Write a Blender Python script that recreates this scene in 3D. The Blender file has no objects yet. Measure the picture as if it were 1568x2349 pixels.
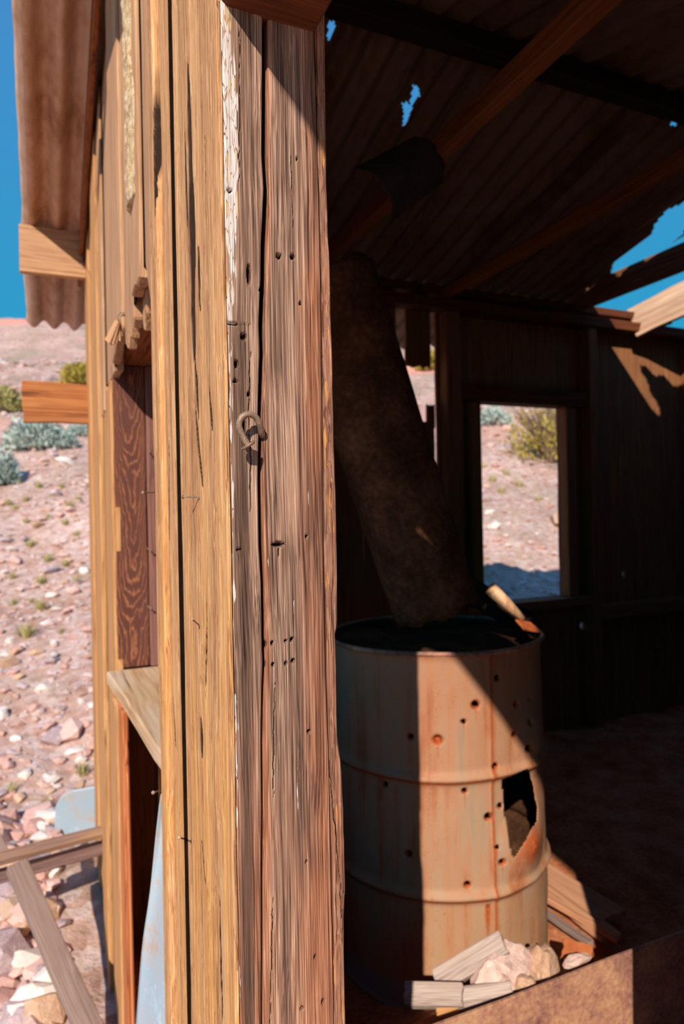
import bpy, bmesh, math, random
import numpy as np
from mathutils import Vector, Matrix

# ------------------------------------------------------------------ camera, world, sun, exposure
scene = bpy.context.scene
COL = scene.collection
EZ = 1.45                                   # eye height above the ground outside
FP, CX, CY = 1530.0, 784.0, 1174.5          # focal length and centre in pixels of the 1568x2349 frame
YAW, RHO = math.radians(23.6), math.radians(1.12)
FWD = np.array([math.sin(YAW), math.cos(YAW), 0.0])
RGT0 = np.array([math.cos(YAW), -math.sin(YAW), 0.0])
UP0 = np.array([0.0, 0.0, 1.0])
RGT = RGT0 * math.cos(RHO) - UP0 * math.sin(RHO)
UPV = UP0 * math.cos(RHO) + RGT0 * math.sin(RHO)
EYE = np.array([0.0, 0.0, EZ])

cam_data = bpy.data.cameras.new('camera')
cam = bpy.data.objects.new('camera', cam_data)
COL.objects.link(cam)
cam_data.sensor_fit = 'VERTICAL'
cam_data.sensor_height = 36.0
cam_data.lens = FP / 2349.0 * 36.0
cam_data.clip_start = 0.02
cam_data.clip_end = 500
cam_data.dof.use_dof = True
cam_data.dof.focus_distance = 0.64
cam_data.dof.aperture_fstop = 6.4
cam.matrix_world = Matrix(((RGT[0], UPV[0], -FWD[0], 0), (RGT[1], UPV[1], -FWD[1], 0),
                           (RGT[2], UPV[2], -FWD[2], EZ), (0, 0, 0, 1)))
scene.camera = cam

SUN_A, SUN_E = math.radians(34.8), math.radians(32.6)
world = bpy.data.worlds.new('sky')
scene.world = world
world.use_nodes = True
wn = world.node_tree
wn.nodes.clear()
w_tc = wn.nodes.new('ShaderNodeTexCoord')
w_sep = wn.nodes.new('ShaderNodeSeparateXYZ')
w_ramp = wn.nodes.new('ShaderNodeValToRGB')
w_bg = wn.nodes.new('ShaderNodeBackground')
w_out = wn.nodes.new('ShaderNodeOutputWorld')
wn.links.new(w_tc.outputs['Generated'], w_sep.inputs[0])
wn.links.new(w_sep.outputs['Z'], w_ramp.inputs[0])
wn.links.new(w_ramp.outputs[0], w_bg.inputs[0])
wn.links.new(w_bg.outputs[0], w_out.inputs[0])
w_ramp.color_ramp.elements[0].position = 0.12
w_ramp.color_ramp.elements[0].color = (0.017, 0.365, 0.600, 1)
w_ramp.color_ramp.elements[1].position = 0.60
w_ramp.color_ramp.elements[1].color = (0.060, 0.260, 0.600, 1)
w_zen = w_ramp.color_ramp.elements.new(1.0)
w_zen.color = (0.120, 0.225, 0.580, 1)
w_bg.inputs[1].default_value = 1.0

sun_data = bpy.data.lights.new('sun', 'SUN')
sun_data.energy = 6.0
sun_data.angle = math.radians(0.53)
sun_data.color = (1.0, 0.90, 0.79)
sun = bpy.data.objects.new('sun', sun_data)
COL.objects.link(sun)
SUN_DIR = Vector((math.sin(SUN_A) * math.cos(SUN_E), math.cos(SUN_A) * math.cos(SUN_E), -math.sin(SUN_E)))
sun.rotation_euler = SUN_DIR.to_track_quat('-Z', 'Y').to_euler()
sun.location = (-6, -8, 9)

scene.view_settings.view_transform = 'Standard'
scene.view_settings.look = 'None'
scene.view_settings.gamma = 1.0
scene.view_settings.use_curve_mapping = False
scene.view_settings.exposure = 0.0
scene.cycles.max_bounces = 4
scene.cycles.diffuse_bounces = 3
scene.cycles.glossy_bounces = 2
scene.cycles.transmission_bounces = 1
scene.cycles.caustics_reflective = False
scene.cycles.caustics_refractive = False

random.seed(7)
RNG = np.random.default_rng(7)

# ------------------------------------------------------------------ helpers: rays, noise, meshes
def ray(px, py):
    return FWD + RGT * ((px - CX) / FP) - UPV * ((py - CY) / FP)
def on_x(px, py, X):
    d = ray(px, py); return EYE + d * (X / d[0])
def on_y(px, py, Y):
    d = ray(px, py); return EYE + d * (Y / d[1])
def on_d(px, py, D):
    return EYE + ray(px, py) * D
def project(p):
    q = np.asarray(p, float) - EYE
    z = q @ FWD
    return CX + FP * (q @ RGT) / z, CY - FP * (q @ UPV) / z, z

def _hash(ix, iy, seed):
    h = (ix.astype(np.int64) * 374761393 + iy.astype(np.int64) * 668265263 + seed * 974634777) & 0x7fffffff
    h = (h ^ (h >> 13)) * 1274126177 & 0x7fffffff
    return ((h ^ (h >> 16)) & 0xffff) / 65535.0
def vnoise(x, y, seed=0):
    x = np.asarray(x, float); y = np.asarray(y, float)
    x, y = np.broadcast_arrays(x, y)
    ix, iy = np.floor(x), np.floor(y)
    fx, fy = x - ix, y - iy
    fx = fx * fx * (3 - 2 * fx); fy = fy * fy * (3 - 2 * fy)
    a = _hash(ix, iy, seed); b = _hash(ix + 1, iy, seed); c = _hash(ix, iy + 1, seed); d = _hash(ix + 1, iy + 1, seed)
    return (a * (1 - fx) + b * fx) * (1 - fy) + (c * (1 - fx) + d * fx) * fy
def fbm(x, y, seed=0, octaves=4):
    s, a, t = 0.0, 0.5, 0.0
    for i in range(octaves):
        s = s + a * vnoise(x * 2 ** i, y * 2 ** i, seed + i * 17); t += a; a *= 0.5
    return s / t

def tag(o, label=None, category=None, group=None, kind=None):
    if label: o['label'] = label
    if category: o['category'] = category
    if group: o['group'] = group
    if kind: o['kind'] = kind
    return o
def empty(name, loc=(0, 0, 0)):
    o = bpy.data.objects.new(name, None)
    o.empty_display_size = 0.05
    o.location = loc
    COL.objects.link(o)
    return o
def link(name, me, mat=None, parent=None, matrix=None):
    o = bpy.data.objects.new(name, me)
    COL.objects.link(o)
    if mat is not None and len(me.materials) == 0:
        me.materials.append(mat)
    if matrix is not None:
        o.matrix_world = matrix
    if parent is not None:
        o.parent = parent
        o.matrix_parent_inverse = Matrix.Translation(-Vector(parent.location))
    return o
def to_mesh(name, verts, faces, smooth=False):
    me = bpy.data.meshes.new(name)
    me.from_pydata([tuple(map(float, v)) for v in verts], [], [tuple(map(int, f)) for f in faces])
    me.update()
    if smooth:
        me.polygons.foreach_set('use_smooth', [True] * len(me.polygons))
    return me
def fix_normals(me):
    bm = bmesh.new(); bm.from_mesh(me)
    bmesh.ops.recalc_face_normals(bm, faces=bm.faces)
    bm.to_mesh(me); bm.free()
def bevel(o, w=0.002, seg=1):
    m = o.modifiers.new('edge', 'BEVEL'); m.width = w; m.segments = seg; m.limit_method = 'ANGLE'; m.angle_limit = math.radians(40)
    return o
def prism(name, outline, axis, lo, hi, mat, parent=None, bev=0.0018):
    """outline = 2-D points in the two other axes, extruded along axis from lo to hi."""
    n = len(outline)
    def v(p, t):
        return {'X': (t, p[0], p[1]), 'Y': (p[0], t, p[1]), 'Z': (p[0], p[1], t)}[axis]
    verts = [v(p, lo) for p in outline] + [v(p, hi) for p in outline]
    faces = [tuple(range(n)), tuple(range(2 * n - 1, n - 1, -1))]
    faces += [(i, i + n, (i + 1) % n + n, (i + 1) % n) for i in range(n)]
    me = to_mesh(name, verts, faces); fix_normals(me)
    o = link(name, me, mat, parent)
    if bev: bevel(o, bev)
    return o
def box(name, x0, x1, y0, y1, z0, z1, mat, parent=None, bev=0.003):
    return prism(name, [(x0, y0), (x1, y0), (x1, y1), (x0, y1)], 'Z', z0, z1, mat, parent, bev)
def wobble(a, b, z0, z1, step, amp, seed, jag0=0.0, jag1=0.0, jn=7):
    """outline of a plank: long edges at a and b (values or functions of z) with a little waviness, ends jagged when asked"""
    fa = a if callable(a) else (lambda z: a)
    fb = b if callable(b) else (lambda z: b)
    n = max(3, int((z1 - z0) / step))
    zs = np.linspace(z0, z1, n)
    rnd = random.Random(seed)
    L = [(fa(z) + amp * (float(vnoise(z * 9, seed)) - .5) * 2, z) for z in zs]
    R = [(fb(z) + amp * (float(vnoise(z * 8, seed + 50)) - .5) * 2, z) for z in zs]
    pts = list(L)
    if jag1:
        for k in range(1, jn):
            t = k / jn
            pts.append((L[-1][0] * (1 - t) + R[-1][0] * t, z1 + (rnd.random() - .5) * 2 * jag1))
    pts += R[::-1]
    if jag0:
        for k in range(1, jn):
            t = k / jn
            pts.append((R[0][0] * (1 - t) + L[0][0] * t, z0 + (rnd.random() - .5) * 2 * jag0))
    return pts
def oriented(a, b, nrm):
    """matrix with local Z along a->b, local Y along nrm (the thickness), local X the width"""
    a, b = Vector(a), Vector(b)
    z = (b - a).normalized()
    y = Vector(nrm); y = (y - z * y.dot(z)).normalized()
    x = y.cross(z)
    return Matrix(((x.x, y.x, z.x, a.x), (x.y, y.y, z.y, a.y), (x.z, y.z, z.z, a.z), (0, 0, 0, 1))), (b - a).length
def board_ab(name, a, b, w, t, mat, nrm=(0, -1, 0), parent=None, seed=1, amp=0.002, jag=0.0, taper=0.0, bev=0.002):
    """a board of width w and thickness t from a to b; its grain runs along its own Z"""
    M, L = oriented(a, b, nrm)
    f0 = lambda z: -w / 2 * (1 - taper * z / L)
    f1 = lambda z: w / 2 * (1 - taper * z / L)
    out = wobble(f0, f1, 0, L, max(0.03, L / 14), amp, seed, jag, jag, 5)
    n = len(out)
    verts = [(p[0], -t / 2, p[1]) for p in out] + [(p[0], t / 2, p[1]) for p in out]
    faces = [tuple(range(n)), tuple(range(2 * n - 1, n - 1, -1))] + [(i, i + n, (i + 1) % n + n, (i + 1) % n) for i in range(n)]
    me = to_mesh(name, verts, faces); fix_normals(me)
    o = link(name, me, mat, parent, M)
    if bev: bevel(o, bev)
    return o
def tube(name, pts, radii, mat, parent=None, seg=10, caps=True):
    pts = [Vector(p) for p in pts]
    n = len(pts)
    if not hasattr(radii, '__len__'): radii = [radii] * n
    verts, faces = [], []
    ref = Vector((0.31, 0.52, 0.79)).normalized()
    for i, p in enumerate(pts):
        t = (pts[min(i + 1, n - 1)] - pts[max(i - 1, 0)]).normalized()
        u = (ref - t * ref.dot(t)).normalized(); w = t.cross(u)
        ref = u
        for k in range(seg):
            a = 2 * math.pi * k / seg
            verts.append(p + (u * math.cos(a) + w * math.sin(a)) * radii[i])
    for i in range(n - 1):
        for k in range(seg):
            faces.append((i * seg + k, i * seg + (k + 1) % seg, (i + 1) * seg + (k + 1) % seg, (i + 1) * seg + k))
    if caps:
        faces.append(tuple(range(seg))[::-1]); faces.append(tuple(range((n - 1) * seg, n * seg)))
    me = to_mesh(name, verts, faces, smooth=True); fix_normals(me)
    return link(name, me, mat, parent)
def in_poly(x, y, poly):
    x = np.asarray(x); y = np.asarray(y)
    r = np.zeros(x.shape, bool)
    n = len(poly)
    for i in range(n):
        x0, y0 = poly[i]; x1, y1 = poly[(i + 1) % n]
        if y0 == y1: continue
        c = ((y0 > y) != (y1 > y)) & (x < (x1 - x0) * (y - y0) / (y1 - y0) + x0)
        r ^= c
    return r
def interp(pts, key=0):
    """piecewise linear function through (z, value) pairs"""
    p = sorted(pts)
    xs = np.array([q[0] for q in p]); ys = np.array([q[1] for q in p])
    return lambda z: np.interp(z, xs, ys)

# ------------------------------------------------------------------ materials
def srgb(r, g, b):
    f = lambda c: (c / 255 / 12.92) if c / 255 <= 0.04045 else ((c / 255 + 0.055) / 1.055) ** 2.4
    return (f(r), f(g), f(b), 1.0)
class NT:
    def __init__(self, name):
        self.m = bpy.data.materials.new(name); self.m.use_nodes = True
        self.t = self.m.node_tree; self.t.nodes.clear()
        self.out = self.t.nodes.new('ShaderNodeOutputMaterial')
        self.b = self.t.nodes.new('ShaderNodeBsdfPrincipled')
        self.t.links.new(self.b.outputs[0], self.out.inputs[0])
    def put(self, sock, v):
        if isinstance(v, bpy.types.NodeSocket): self.t.links.new(v, sock)
        elif v is not None: sock.default_value = v
    def coord(self, scale=(1, 1, 1), rnd=True):
        tc = self.t.nodes.new('ShaderNodeTexCoord').outputs['Object']
        if rnd:
            oi = self.t.nodes.new('ShaderNodeObjectInfo').outputs['Random']
            m = self.vm('MULTIPLY', self.comb(oi, oi, oi), (13.7, 7.3, 3.1))
            tc = self.vm('ADD', tc, m)
        return self.vm('MULTIPLY', tc, scale)
    def comb(self, x, y, z):
        n = self.t.nodes.new('ShaderNodeCombineXYZ')
        for i, v in enumerate((x, y, z)): self.put(n.inputs[i], v)
        return n.outputs[0]
    def vm(self, op, a, b):
        n = self.t.nodes.new('ShaderNodeVectorMath'); n.operation = op
        self.put(n.inputs[0], a); self.put(n.inputs[1], b); return n.outputs[0]
    def math(self, op, a, b=None, c=None, clamp=False):
        n = self.t.nodes.new('ShaderNodeMath'); n.operation = op; n.use_clamp = clamp
        self.put(n.inputs[0], a)
        if b is not None: self.put(n.inputs[1], b)
        if c is not None: self.put(n.inputs[2], c)
        return n.outputs[0]
    def noise(self, vec, scale=1.0, detail=4.0, rough=0.55, dist=0.0):
        n = self.t.nodes.new('ShaderNodeTexNoise')
        self.put(n.inputs['Vector'], vec); n.inputs['Scale'].default_value = scale
        n.inputs['Detail'].default_value = detail; n.inputs['Roughness'].default_value = rough; n.inputs['Distortion'].default_value = dist
        return n.outputs['Fac']
    def voronoi(self, vec, scale=1.0, feature='F1', out='Distance'):
        n = self.t.nodes.new('ShaderNodeTexVoronoi'); n.feature = feature
        self.put(n.inputs['Vector'], vec); n.inputs['Scale'].default_value = scale
        return n.outputs[out]
    def ramp(self, fac, stops, interp='LINEAR'):
        n = self.t.nodes.new('ShaderNodeValToRGB'); e = n.color_ramp.elements; n.color_ramp.interpolation = interp
        while len(e) < len(stops): e.new(0.5)
        for i, (p, c) in enumerate(stops):
            e[i].position = p; e[i].color = c if hasattr(c, '__len__') else (c, c, c, 1)
        self.put(n.inputs[0], fac); return n.outputs[0]
    def mix(self, fac, a, b, mode='MIX'):
        n = self.t.nodes.new('ShaderNodeMix'); n.data_type = 'RGBA'; n.blend_type = mode
        self.put(n.inputs[0], fac); self.put(n.inputs[6], a); self.put(n.inputs[7], b); return n.outputs[2]
    def range(self, v, a, b, c=0.0, d=1.0):
        n = self.t.nodes.new('ShaderNodeMapRange'); n.clamp = True
        self.put(n.inputs[0], v)
        for i, q in enumerate((a, b, c, d)): n.inputs[i + 1].default_value = q
        return n.outputs[0]
    def attr(self, name):
        n = self.t.nodes.new('ShaderNodeAttribute'); n.attribute_name = name; return n.outputs['Fac']
    def bump(self, h, strength=0.5, dist=0.002):
        n = self.t.nodes.new('ShaderNodeBump'); n.inputs['Strength'].default_value = strength; n.inputs['Distance'].default_value = dist
        self.put(n.inputs['Height'], h); self.t.links.new(n.outputs[0], self.b.inputs['Normal'])
    def done(self, color, rough=0.8, spec=0.2, metal=0.0):
        self.put(self.b.inputs['Base Color'], color); self.put(self.b.inputs['Roughness'], rough)
        self.put(self.b.inputs['Specular IOR Level'], spec); self.put(self.b.inputs['Metallic'], metal)
        return self.m

_mats = {}
def stretch(axis, across, along):
    return tuple(along if a == axis else across for a in 'XYZ')
def wood(name, dark, mid, light, stain=None, axis='Z', fine=260, contrast=1.0, stain_amt=0.5, crack=0.5, bump=0.6):
    key = name + axis
    if key in _mats: return _mats[key]
    n = NT(key)
    warp = n.noise(n.coord(stretch(axis, 9, 2.5)), 1, 2)
    c0 = n.coord((1, 1, 1))
    c0 = n.vm('ADD', c0, n.vm('MULTIPLY', n.comb(warp, warp, warp), stretch(axis, 0.03, 0.0)))
    g1 = n.noise(n.vm('MULTIPLY', c0, stretch(axis, fine, fine * 0.018)), 1, 3, 0.62)
    g2 = n.noise(n.vm('MULTIPLY', c0, stretch(axis, fine * 0.22, fine * 0.006)), 1, 3, 0.6)
    g3 = n.noise(n.coord(stretch(axis, 11, 2.2)), 1, 3)
    f = n.math('ADD', n.math('MULTIPLY', g1, 0.45), n.math('ADD', n.math('MULTIPLY', g2, 0.4), n.math('MULTIPLY', g3, 0.15)))
    f = n.range(f, 0.5 - 0.17 / contrast, 0.5 + 0.17 / contrast)
    col = n.ramp(f, [(0.0, dark), (0.45, mid), (1.0, light)])
    if stain is not None:
        s = n.range(n.math('ADD', n.math('MULTIPLY', g3, 0.7), n.math('MULTIPLY', g2, 0.3)), 0.46, 0.62)
        col = n.mix(n.math('MULTIPLY', s, stain_amt), col, stain)
    ck = n.noise(n.vm('MULTIPLY', c0, stretch(axis, fine * 0.5, fine * 0.007)), 1, 2, 0.5)
    ckm = n.range(ck, 0.30, 0.36, 1.0, 0.0)
    gate = n.range(n.noise(n.coord(stretch(axis, 16, 3.0)), 1, 2), 0.48, 0.58)
    ckm = n.math('MULTIPLY', n.math('MULTIPLY', ckm, gate), crack)
    col = n.mix(ckm, col, (dark[0] * 0.35, dark[1] * 0.33, dark[2] * 0.33, 1))
    n.bump(g1, bump, 0.0016)
    _mats[key] = n.done(col, 0.82, 0.18)
    return _mats[key]

TAN = dict(dark=srgb(124, 86, 60), mid=srgb(186, 142, 104), light=srgb(212, 172, 132), stain=srgb(150, 106, 80), stain_amt=0.6, contrast=1.35, crack=0.9)
GOLD = dict(dark=srgb(130, 84, 50), mid=srgb(190, 138, 88), light=srgb(214, 168, 116), stain=srgb(160, 106, 62), stain_amt=0.55, contrast=1.35, crack=0.9)
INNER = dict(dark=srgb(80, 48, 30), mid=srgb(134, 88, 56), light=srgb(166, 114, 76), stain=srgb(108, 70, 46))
SOOT = dict(dark=srgb(44, 22, 12), mid=srgb(96, 50, 26), light=srgb(130, 72, 38), stain=srgb(74, 38, 22))  # brown darkened to stand for shade on beam stub, plates and window top
JOIST = dict(dark=srgb(70, 36, 18), mid=srgb(140, 80, 44), light=srgb(176, 108, 64), stain=srgb(120, 70, 44))
GREY = dict(dark=srgb(92, 74, 66), mid=srgb(136, 114, 104), light=srgb(172, 148, 136), stain=srgb(120, 98, 90))
def W(kind, axis='Z', **k):
    base = dict(TAN=TAN, GOLD=GOLD, INNER=INNER, JOIST=JOIST, GREY=GREY, SOOT=SOOT)[kind]
    return wood('wood_' + kind.lower(), axis=axis, **{**base, **k})

def mat_front():
    """weathered door-jamb boards: grey brown with fine ridges, redder towards the doorway, flaking paint where the mask says so"""
    n = NT('wood_jamb')
    u, pm, red, cav = n.attr('u'), n.attr('paint'), n.attr('red'), n.attr('groove')
    c0 = n.coord((1, 1, 1), rnd=False)
    w = n.noise(n.vm('MULTIPLY', c0, (14, 14, 3.2)), 1, 2)
    c0 = n.vm('ADD', c0, n.vm('MULTIPLY', n.comb(w, w, w), (0.010, 0.010, 0)))
    g1 = n.noise(n.vm('MULTIPLY', c0, (900, 900, 9)), 1, 2, 0.6)
    g2 = n.noise(n.vm('MULTIPLY', c0, (260, 260, 2.4)), 1, 3, 0.6)
    g3 = n.noise(n.vm('MULTIPLY', c0, (40, 40, 4)), 1, 3, 0.6)
    f = n.math('ADD', n.math('MULTIPLY', g1, 0.44), n.math('ADD', n.math('MULTIPLY', g2, 0.34), n.math('MULTIPLY', g3, 0.22)))
    f = n.range(f, 0.39, 0.62)
    grey = n.ramp(f, [(0, srgb(62, 46, 40)), (0.4, srgb(128, 98, 82)), (0.75, srgb(172, 138, 116)), (1, srgb(206, 178, 158))])
    rust = n.ramp(f, [(0, srgb(78, 44, 32)), (0.45, srgb(146, 92, 66)), (1, srgb(198, 144, 112))])
    rm = n.range(n.math('ADD', red, n.math('MULTIPLY', n.math('SUBTRACT', g3, 0.5), 1.6)), 0.25, 0.95)
    col = n.mix(rm, grey, rust)
    dk = n.attr('dark')
    dm = n.range(n.math('ADD', dk, n.math('MULTIPLY', n.math('SUBTRACT', g2, 0.5), 1.3)), 0.3, 0.8)
    col = n.mix(n.math('MULTIPLY', dm, 0.8), col, n.mix(f, srgb(44, 32, 27), srgb(104, 78, 64)))
    # paint left in small flakes, split along and across the grain
    vz = n.vm('MULTIPLY', n.coord((1, 1, 1), rnd=False), (520, 520, 48))
    cell = n.voronoi(vz, 1.0, 'DISTANCE_TO_EDGE')
    rnd = n.voronoi(vz, 1.0, 'F1', 'Color')
    rs = n.t.nodes.new('ShaderNodeSeparateColor'); n.put(rs.inputs[0], rnd)
    pn = n.noise(n.vm('MULTIPLY', c0, (150, 150, 14)), 1, 3)
    keep = n.math('ADD', n.math('MULTIPLY', pm, 1.05), n.math('ADD', n.math('MULTIPLY', n.math('SUBTRACT', pn, 0.5), 1.2), n.math('MULTIPLY', n.math('SUBTRACT', rs.outputs[0], 0.5), 0.7)))
    keep = n.range(keep, 0.50, 0.54)
    keep = n.math('MULTIPLY', keep, n.range(cell, 0.02, 0.07))
    pcol = n.mix(n.math('MULTIPLY', n.range(rs.outputs[1], 0.90, 0.93), n.attr('yellow')), srgb(214, 204, 198), srgb(206, 166, 104))
    pcol = n.mix(n.range(n.attr('yellow'), 1.4, 1.6), pcol, n.mix(n.range(rs.outputs[2], .22, .26), srgb(190, 134, 76), srgb(156, 112, 94)))
    col = n.mix(keep, col, pcol)
    col = n.mix(n.range(cav, 0.0, 1.0), col, srgb(46, 30, 22))
    n.bump(n.math('ADD', g1, g2), 0.9, 0.0016)
    return n.done(col, 0.85, 0.15)
def mat_face():
    """golden side of the corner planks"""
    n = NT('wood_side')
    c0 = n.coord((1, 1, 1), rnd=True)
    w = n.noise(n.vm('MULTIPLY', c0, (9, 9, 4)), 1, 3)
    c0 = n.vm('ADD', c0, n.vm('MULTIPLY', n.comb(w, w, w), (0.03, 0.03, 0)))
    g1 = n.noise(n.vm('MULTIPLY', c0, (620, 430, 6)), 1, 3, 0.7)
    g2 = n.noise(n.vm('MULTIPLY', c0, (110, 80, 1.6)), 1, 3, 0.6)
    g3 = n.noise(n.vm('MULTIPLY', c0, (26, 22, 1.2)), 1, 3, 0.6)
    f = n.math('ADD', n.math('MULTIPLY', g1, 0.56), n.math('ADD', n.math('MULTIPLY', g2, 0.26), n.math('MULTIPLY', g3, 0.18)))
    f = n.range(f, 0.37, 0.62)
    col = n.ramp(f, [(0, srgb(122, 76, 46)), (0.32, srgb(178, 128, 86)), (0.65, srgb(206, 156, 108)), (1, srgb(228, 188, 142))])
    gold = n.ramp(f, [(0, srgb(128, 76, 36)), (0.5, srgb(200, 138, 74)), (1, srgb(228, 174, 104))])
    z = n.t.nodes.new('ShaderNodeSeparateXYZ'); n.put(z.inputs[0], n.t.nodes.new('ShaderNodeTexCoord').outputs['Object'])
    low = n.range(z.outputs[2], 1.75, 1.1)
    gm = n.math('MULTIPLY', n.range(g3, 0.44, 0.56), n.math('MULTIPLY_ADD', low, 0.7, 0.12))
    col = n.mix(gm, col, gold)
    brown = n.range(n.noise(n.vm('MULTIPLY', c0, (60, 48, 0.9)), 1, 3), 0.56, 0.68)
    col = n.mix(n.math('MULTIPLY', brown, 0.5), col, srgb(136, 92, 64))
    col = n.mix(n.range(n.attr('groove'), 0, 1), col, srgb(44, 28, 19))
    n.bump(g1, 0.6, 0.0016)
    return n.done(col, 0.82, 0.18)
def mat_stained():
    """dark stained board with bold pointed grain"""
    n = NT('wood_stained')
    c = n.coord((1, 1, 1), rnd=False)
    w = n.noise(n.vm('MULTIPLY', c, (16, 16, 5)), 1, 4, 0.55)
    s = n.t.nodes.new('ShaderNodeSeparateXYZ'); n.put(s.inputs[0], c)
    dx = n.math('SUBTRACT', s.outputs[0], 0.198)
    para = n.math('MULTIPLY', n.math('MULTIPLY', dx, dx), 190.0)
    v = n.math('ADD', n.math('ADD', s.outputs[2], n.math('MULTIPLY', para, -0.75)), n.math('MULTIPLY', w, 0.55))
    ring = n.math('SINE', n.math('MULTIPLY', v, 92.0))
    ring = n.math('SUBTRACT', n.math('POWER', n.math('MULTIPLY_ADD', ring, 0.5, 0.5), 2.5), 0.35)
    fine = n.noise(n.vm('MULTIPLY', c, (480, 480, 9)), 1, 4)
    f = n.math('ADD', n.math('MULTIPLY', ring, 0.30), n.math('MULTIPLY', fine, 0.6))
    patch = n.range(n.noise(n.vm('MULTIPLY', c, (20, 20, 6)), 1, 3), 0.40, 0.62)
    col = n.ramp(f, [(0.0, srgb(66, 36, 28)), (0.30, srgb(100, 58, 44)), (0.46, srgb(136, 82, 56)), (0.66, srgb(200, 138, 94))])
    col = n.mix(n.math('MULTIPLY', patch, 0.5), col, srgb(96, 56, 48))
    n.bump(fine, 0.4, 0.0012)
    return n.done(col, 0.7, 0.25)
def mat_corrugated(name='rusty_corrugated_iron', k=1.0):
    n = NT(name)
    c = n.coord((1, 1, 1))
    a = n.noise(n.vm('MULTIPLY', c, (5, 2, 2)), 1, 5)
    b = n.noise(n.vm('MULTIPLY', c, (60, 20, 20)), 1, 4)
    col = n.ramp(n.math('ADD', n.math('MULTIPLY', a, 0.7), n.math('MULTIPLY', b, 0.3)),
                 [(0.34, srgb(142, 100, 72)), (0.46, srgb(190, 148, 118)), (0.58, srgb(206, 172, 150)), (0.70, srgb(200, 136, 82))])
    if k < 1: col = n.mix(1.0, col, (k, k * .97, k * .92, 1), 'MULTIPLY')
    n.bump(b, 0.15, 0.002)
    return n.done(col, 0.6, 0.3, 0.1)
def mat_drum():
    n = NT('rusty_drum_paint')
    c = n.coord((1, 1, 1), rnd=False)
    s = n.t.nodes.new('ShaderNodeSeparateXYZ'); n.put(s.inputs[0], c)
    rust_m = n.attr('rust')
    streak = n.noise(n.vm('MULTIPLY', c, (34, 34, 2.2)), 1, 4, 0.6)
    patch = n.noise(n.vm('MULTIPLY', c, (8, 8, 5)), 1, 6, 0.68)
    fine = n.noise(n.vm('MULTIPLY', c, (160, 160, 90)), 1, 4, 0.6)
    base = n.ramp(n.math('ADD', n.math('MULTIPLY', streak, 0.55), n.math('MULTIPLY', patch, 0.45)),
                  [(0.36, srgb(168, 148, 124)), (0.44, srgb(188, 152, 120)), (0.53, srgb(194, 142, 106)), (0.61, srgb(180, 114, 76)), (0.69, srgb(150, 88, 56))])
    top = n.range(s.outputs[2], 0.45, 0.80)
    base = n.mix(n.math('MULTIPLY', top, 0.5), base, srgb(188, 124, 86))
    low = n.math('MULTIPLY', n.range(s.outputs[2], 0.33, 0.24), n.range(fine, 0.36, 0.62))
    base = n.mix(n.math('MULTIPLY', low, 0.35), base, srgb(186, 150, 106))
    foot = n.range(s.outputs[2], 0.075, 0.055)
    base = n.mix(foot, base, srgb(166, 160, 150))
    sp = n.voronoi(n.vm('MULTIPLY', c, (95, 95, 95)), 1.0)
    spk = n.math('MULTIPLY', n.range(sp, 0.22, 0.16), n.range(patch, 0.47, 0.60))
    base = n.mix(n.math('MULTIPLY', spk, 0.5), base, srgb(150, 96, 58))
    rm = n.range(n.math('ADD', rust_m, n.math('MULTIPLY', n.math('SUBTRACT', fine, 0.5), 0.9)), 0.35, 0.75)
    base = n.mix(rm, base, n.ramp(fine, [(0.3, srgb(120, 58, 30)), (0.6, srgb(196, 96, 44)), (0.8, srgb(214, 128, 70))]))
    base = n.mix(1.0, base, (0.74, 0.72, 0.72, 1), 'MULTIPLY')
    n.bump(fine, 0.25, 0.0015)
    return n.done(base, 0.65, 0.25, 0.0)
def mat_metal(name, cols, scale=14, rough=0.6, metal=0.1, bump=0.2, spec=0.3):
    n = NT(name)
    a = n.noise(n.coord((scale, scale, scale)), 1, 5, 0.6)
    b = n.noise(n.coord((scale * 11,) * 3), 1, 4, 0.6)
    f = n.math('ADD', n.math('MULTIPLY', a, 0.65), n.math('MULTIPLY', b, 0.35))
    st = [(0.34 + 0.32 * i / (len(cols) - 1), c) for i, c in enumerate(cols)]
    n.bump(b, bump, 0.0015)
    return n.done(n.ramp(f, st), rough, spec, metal)
def mat_stone(name, cols, scale=14):
    n = NT(name)
    oi = n.t.nodes.new('ShaderNodeObjectInfo').outputs['Random']
    tint = n.attr('tint')
    a = n.noise(n.coord((scale,) * 3), 1, 5, 0.6)
    f = n.math('ADD', n.math('MULTIPLY', a, 0.6), n.math('ADD', n.math('MULTIPLY', oi, 0.35), n.math('MULTIPLY', tint, 0.45)))
    st = [(0.12 + 0.75 * i / (len(cols) - 1), c) for i, c in enumerate(cols)]
    col = n.ramp(f, st)
    vein = n.noise(n.coord((scale * 0.8, scale * 2.2, scale * 1.6)), 1, 4, 0.7)
    col = n.mix(n.math('MULTIPLY', n.range(vein, 0.55, 0.66), 0.4), col, srgb(236, 222, 208))
    n.bump(n.noise(n.coord((scale * 4,) * 3), 1, 2), 0.4, 0.01)
    return n.done(col, 0.9, 0.15)
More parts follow.
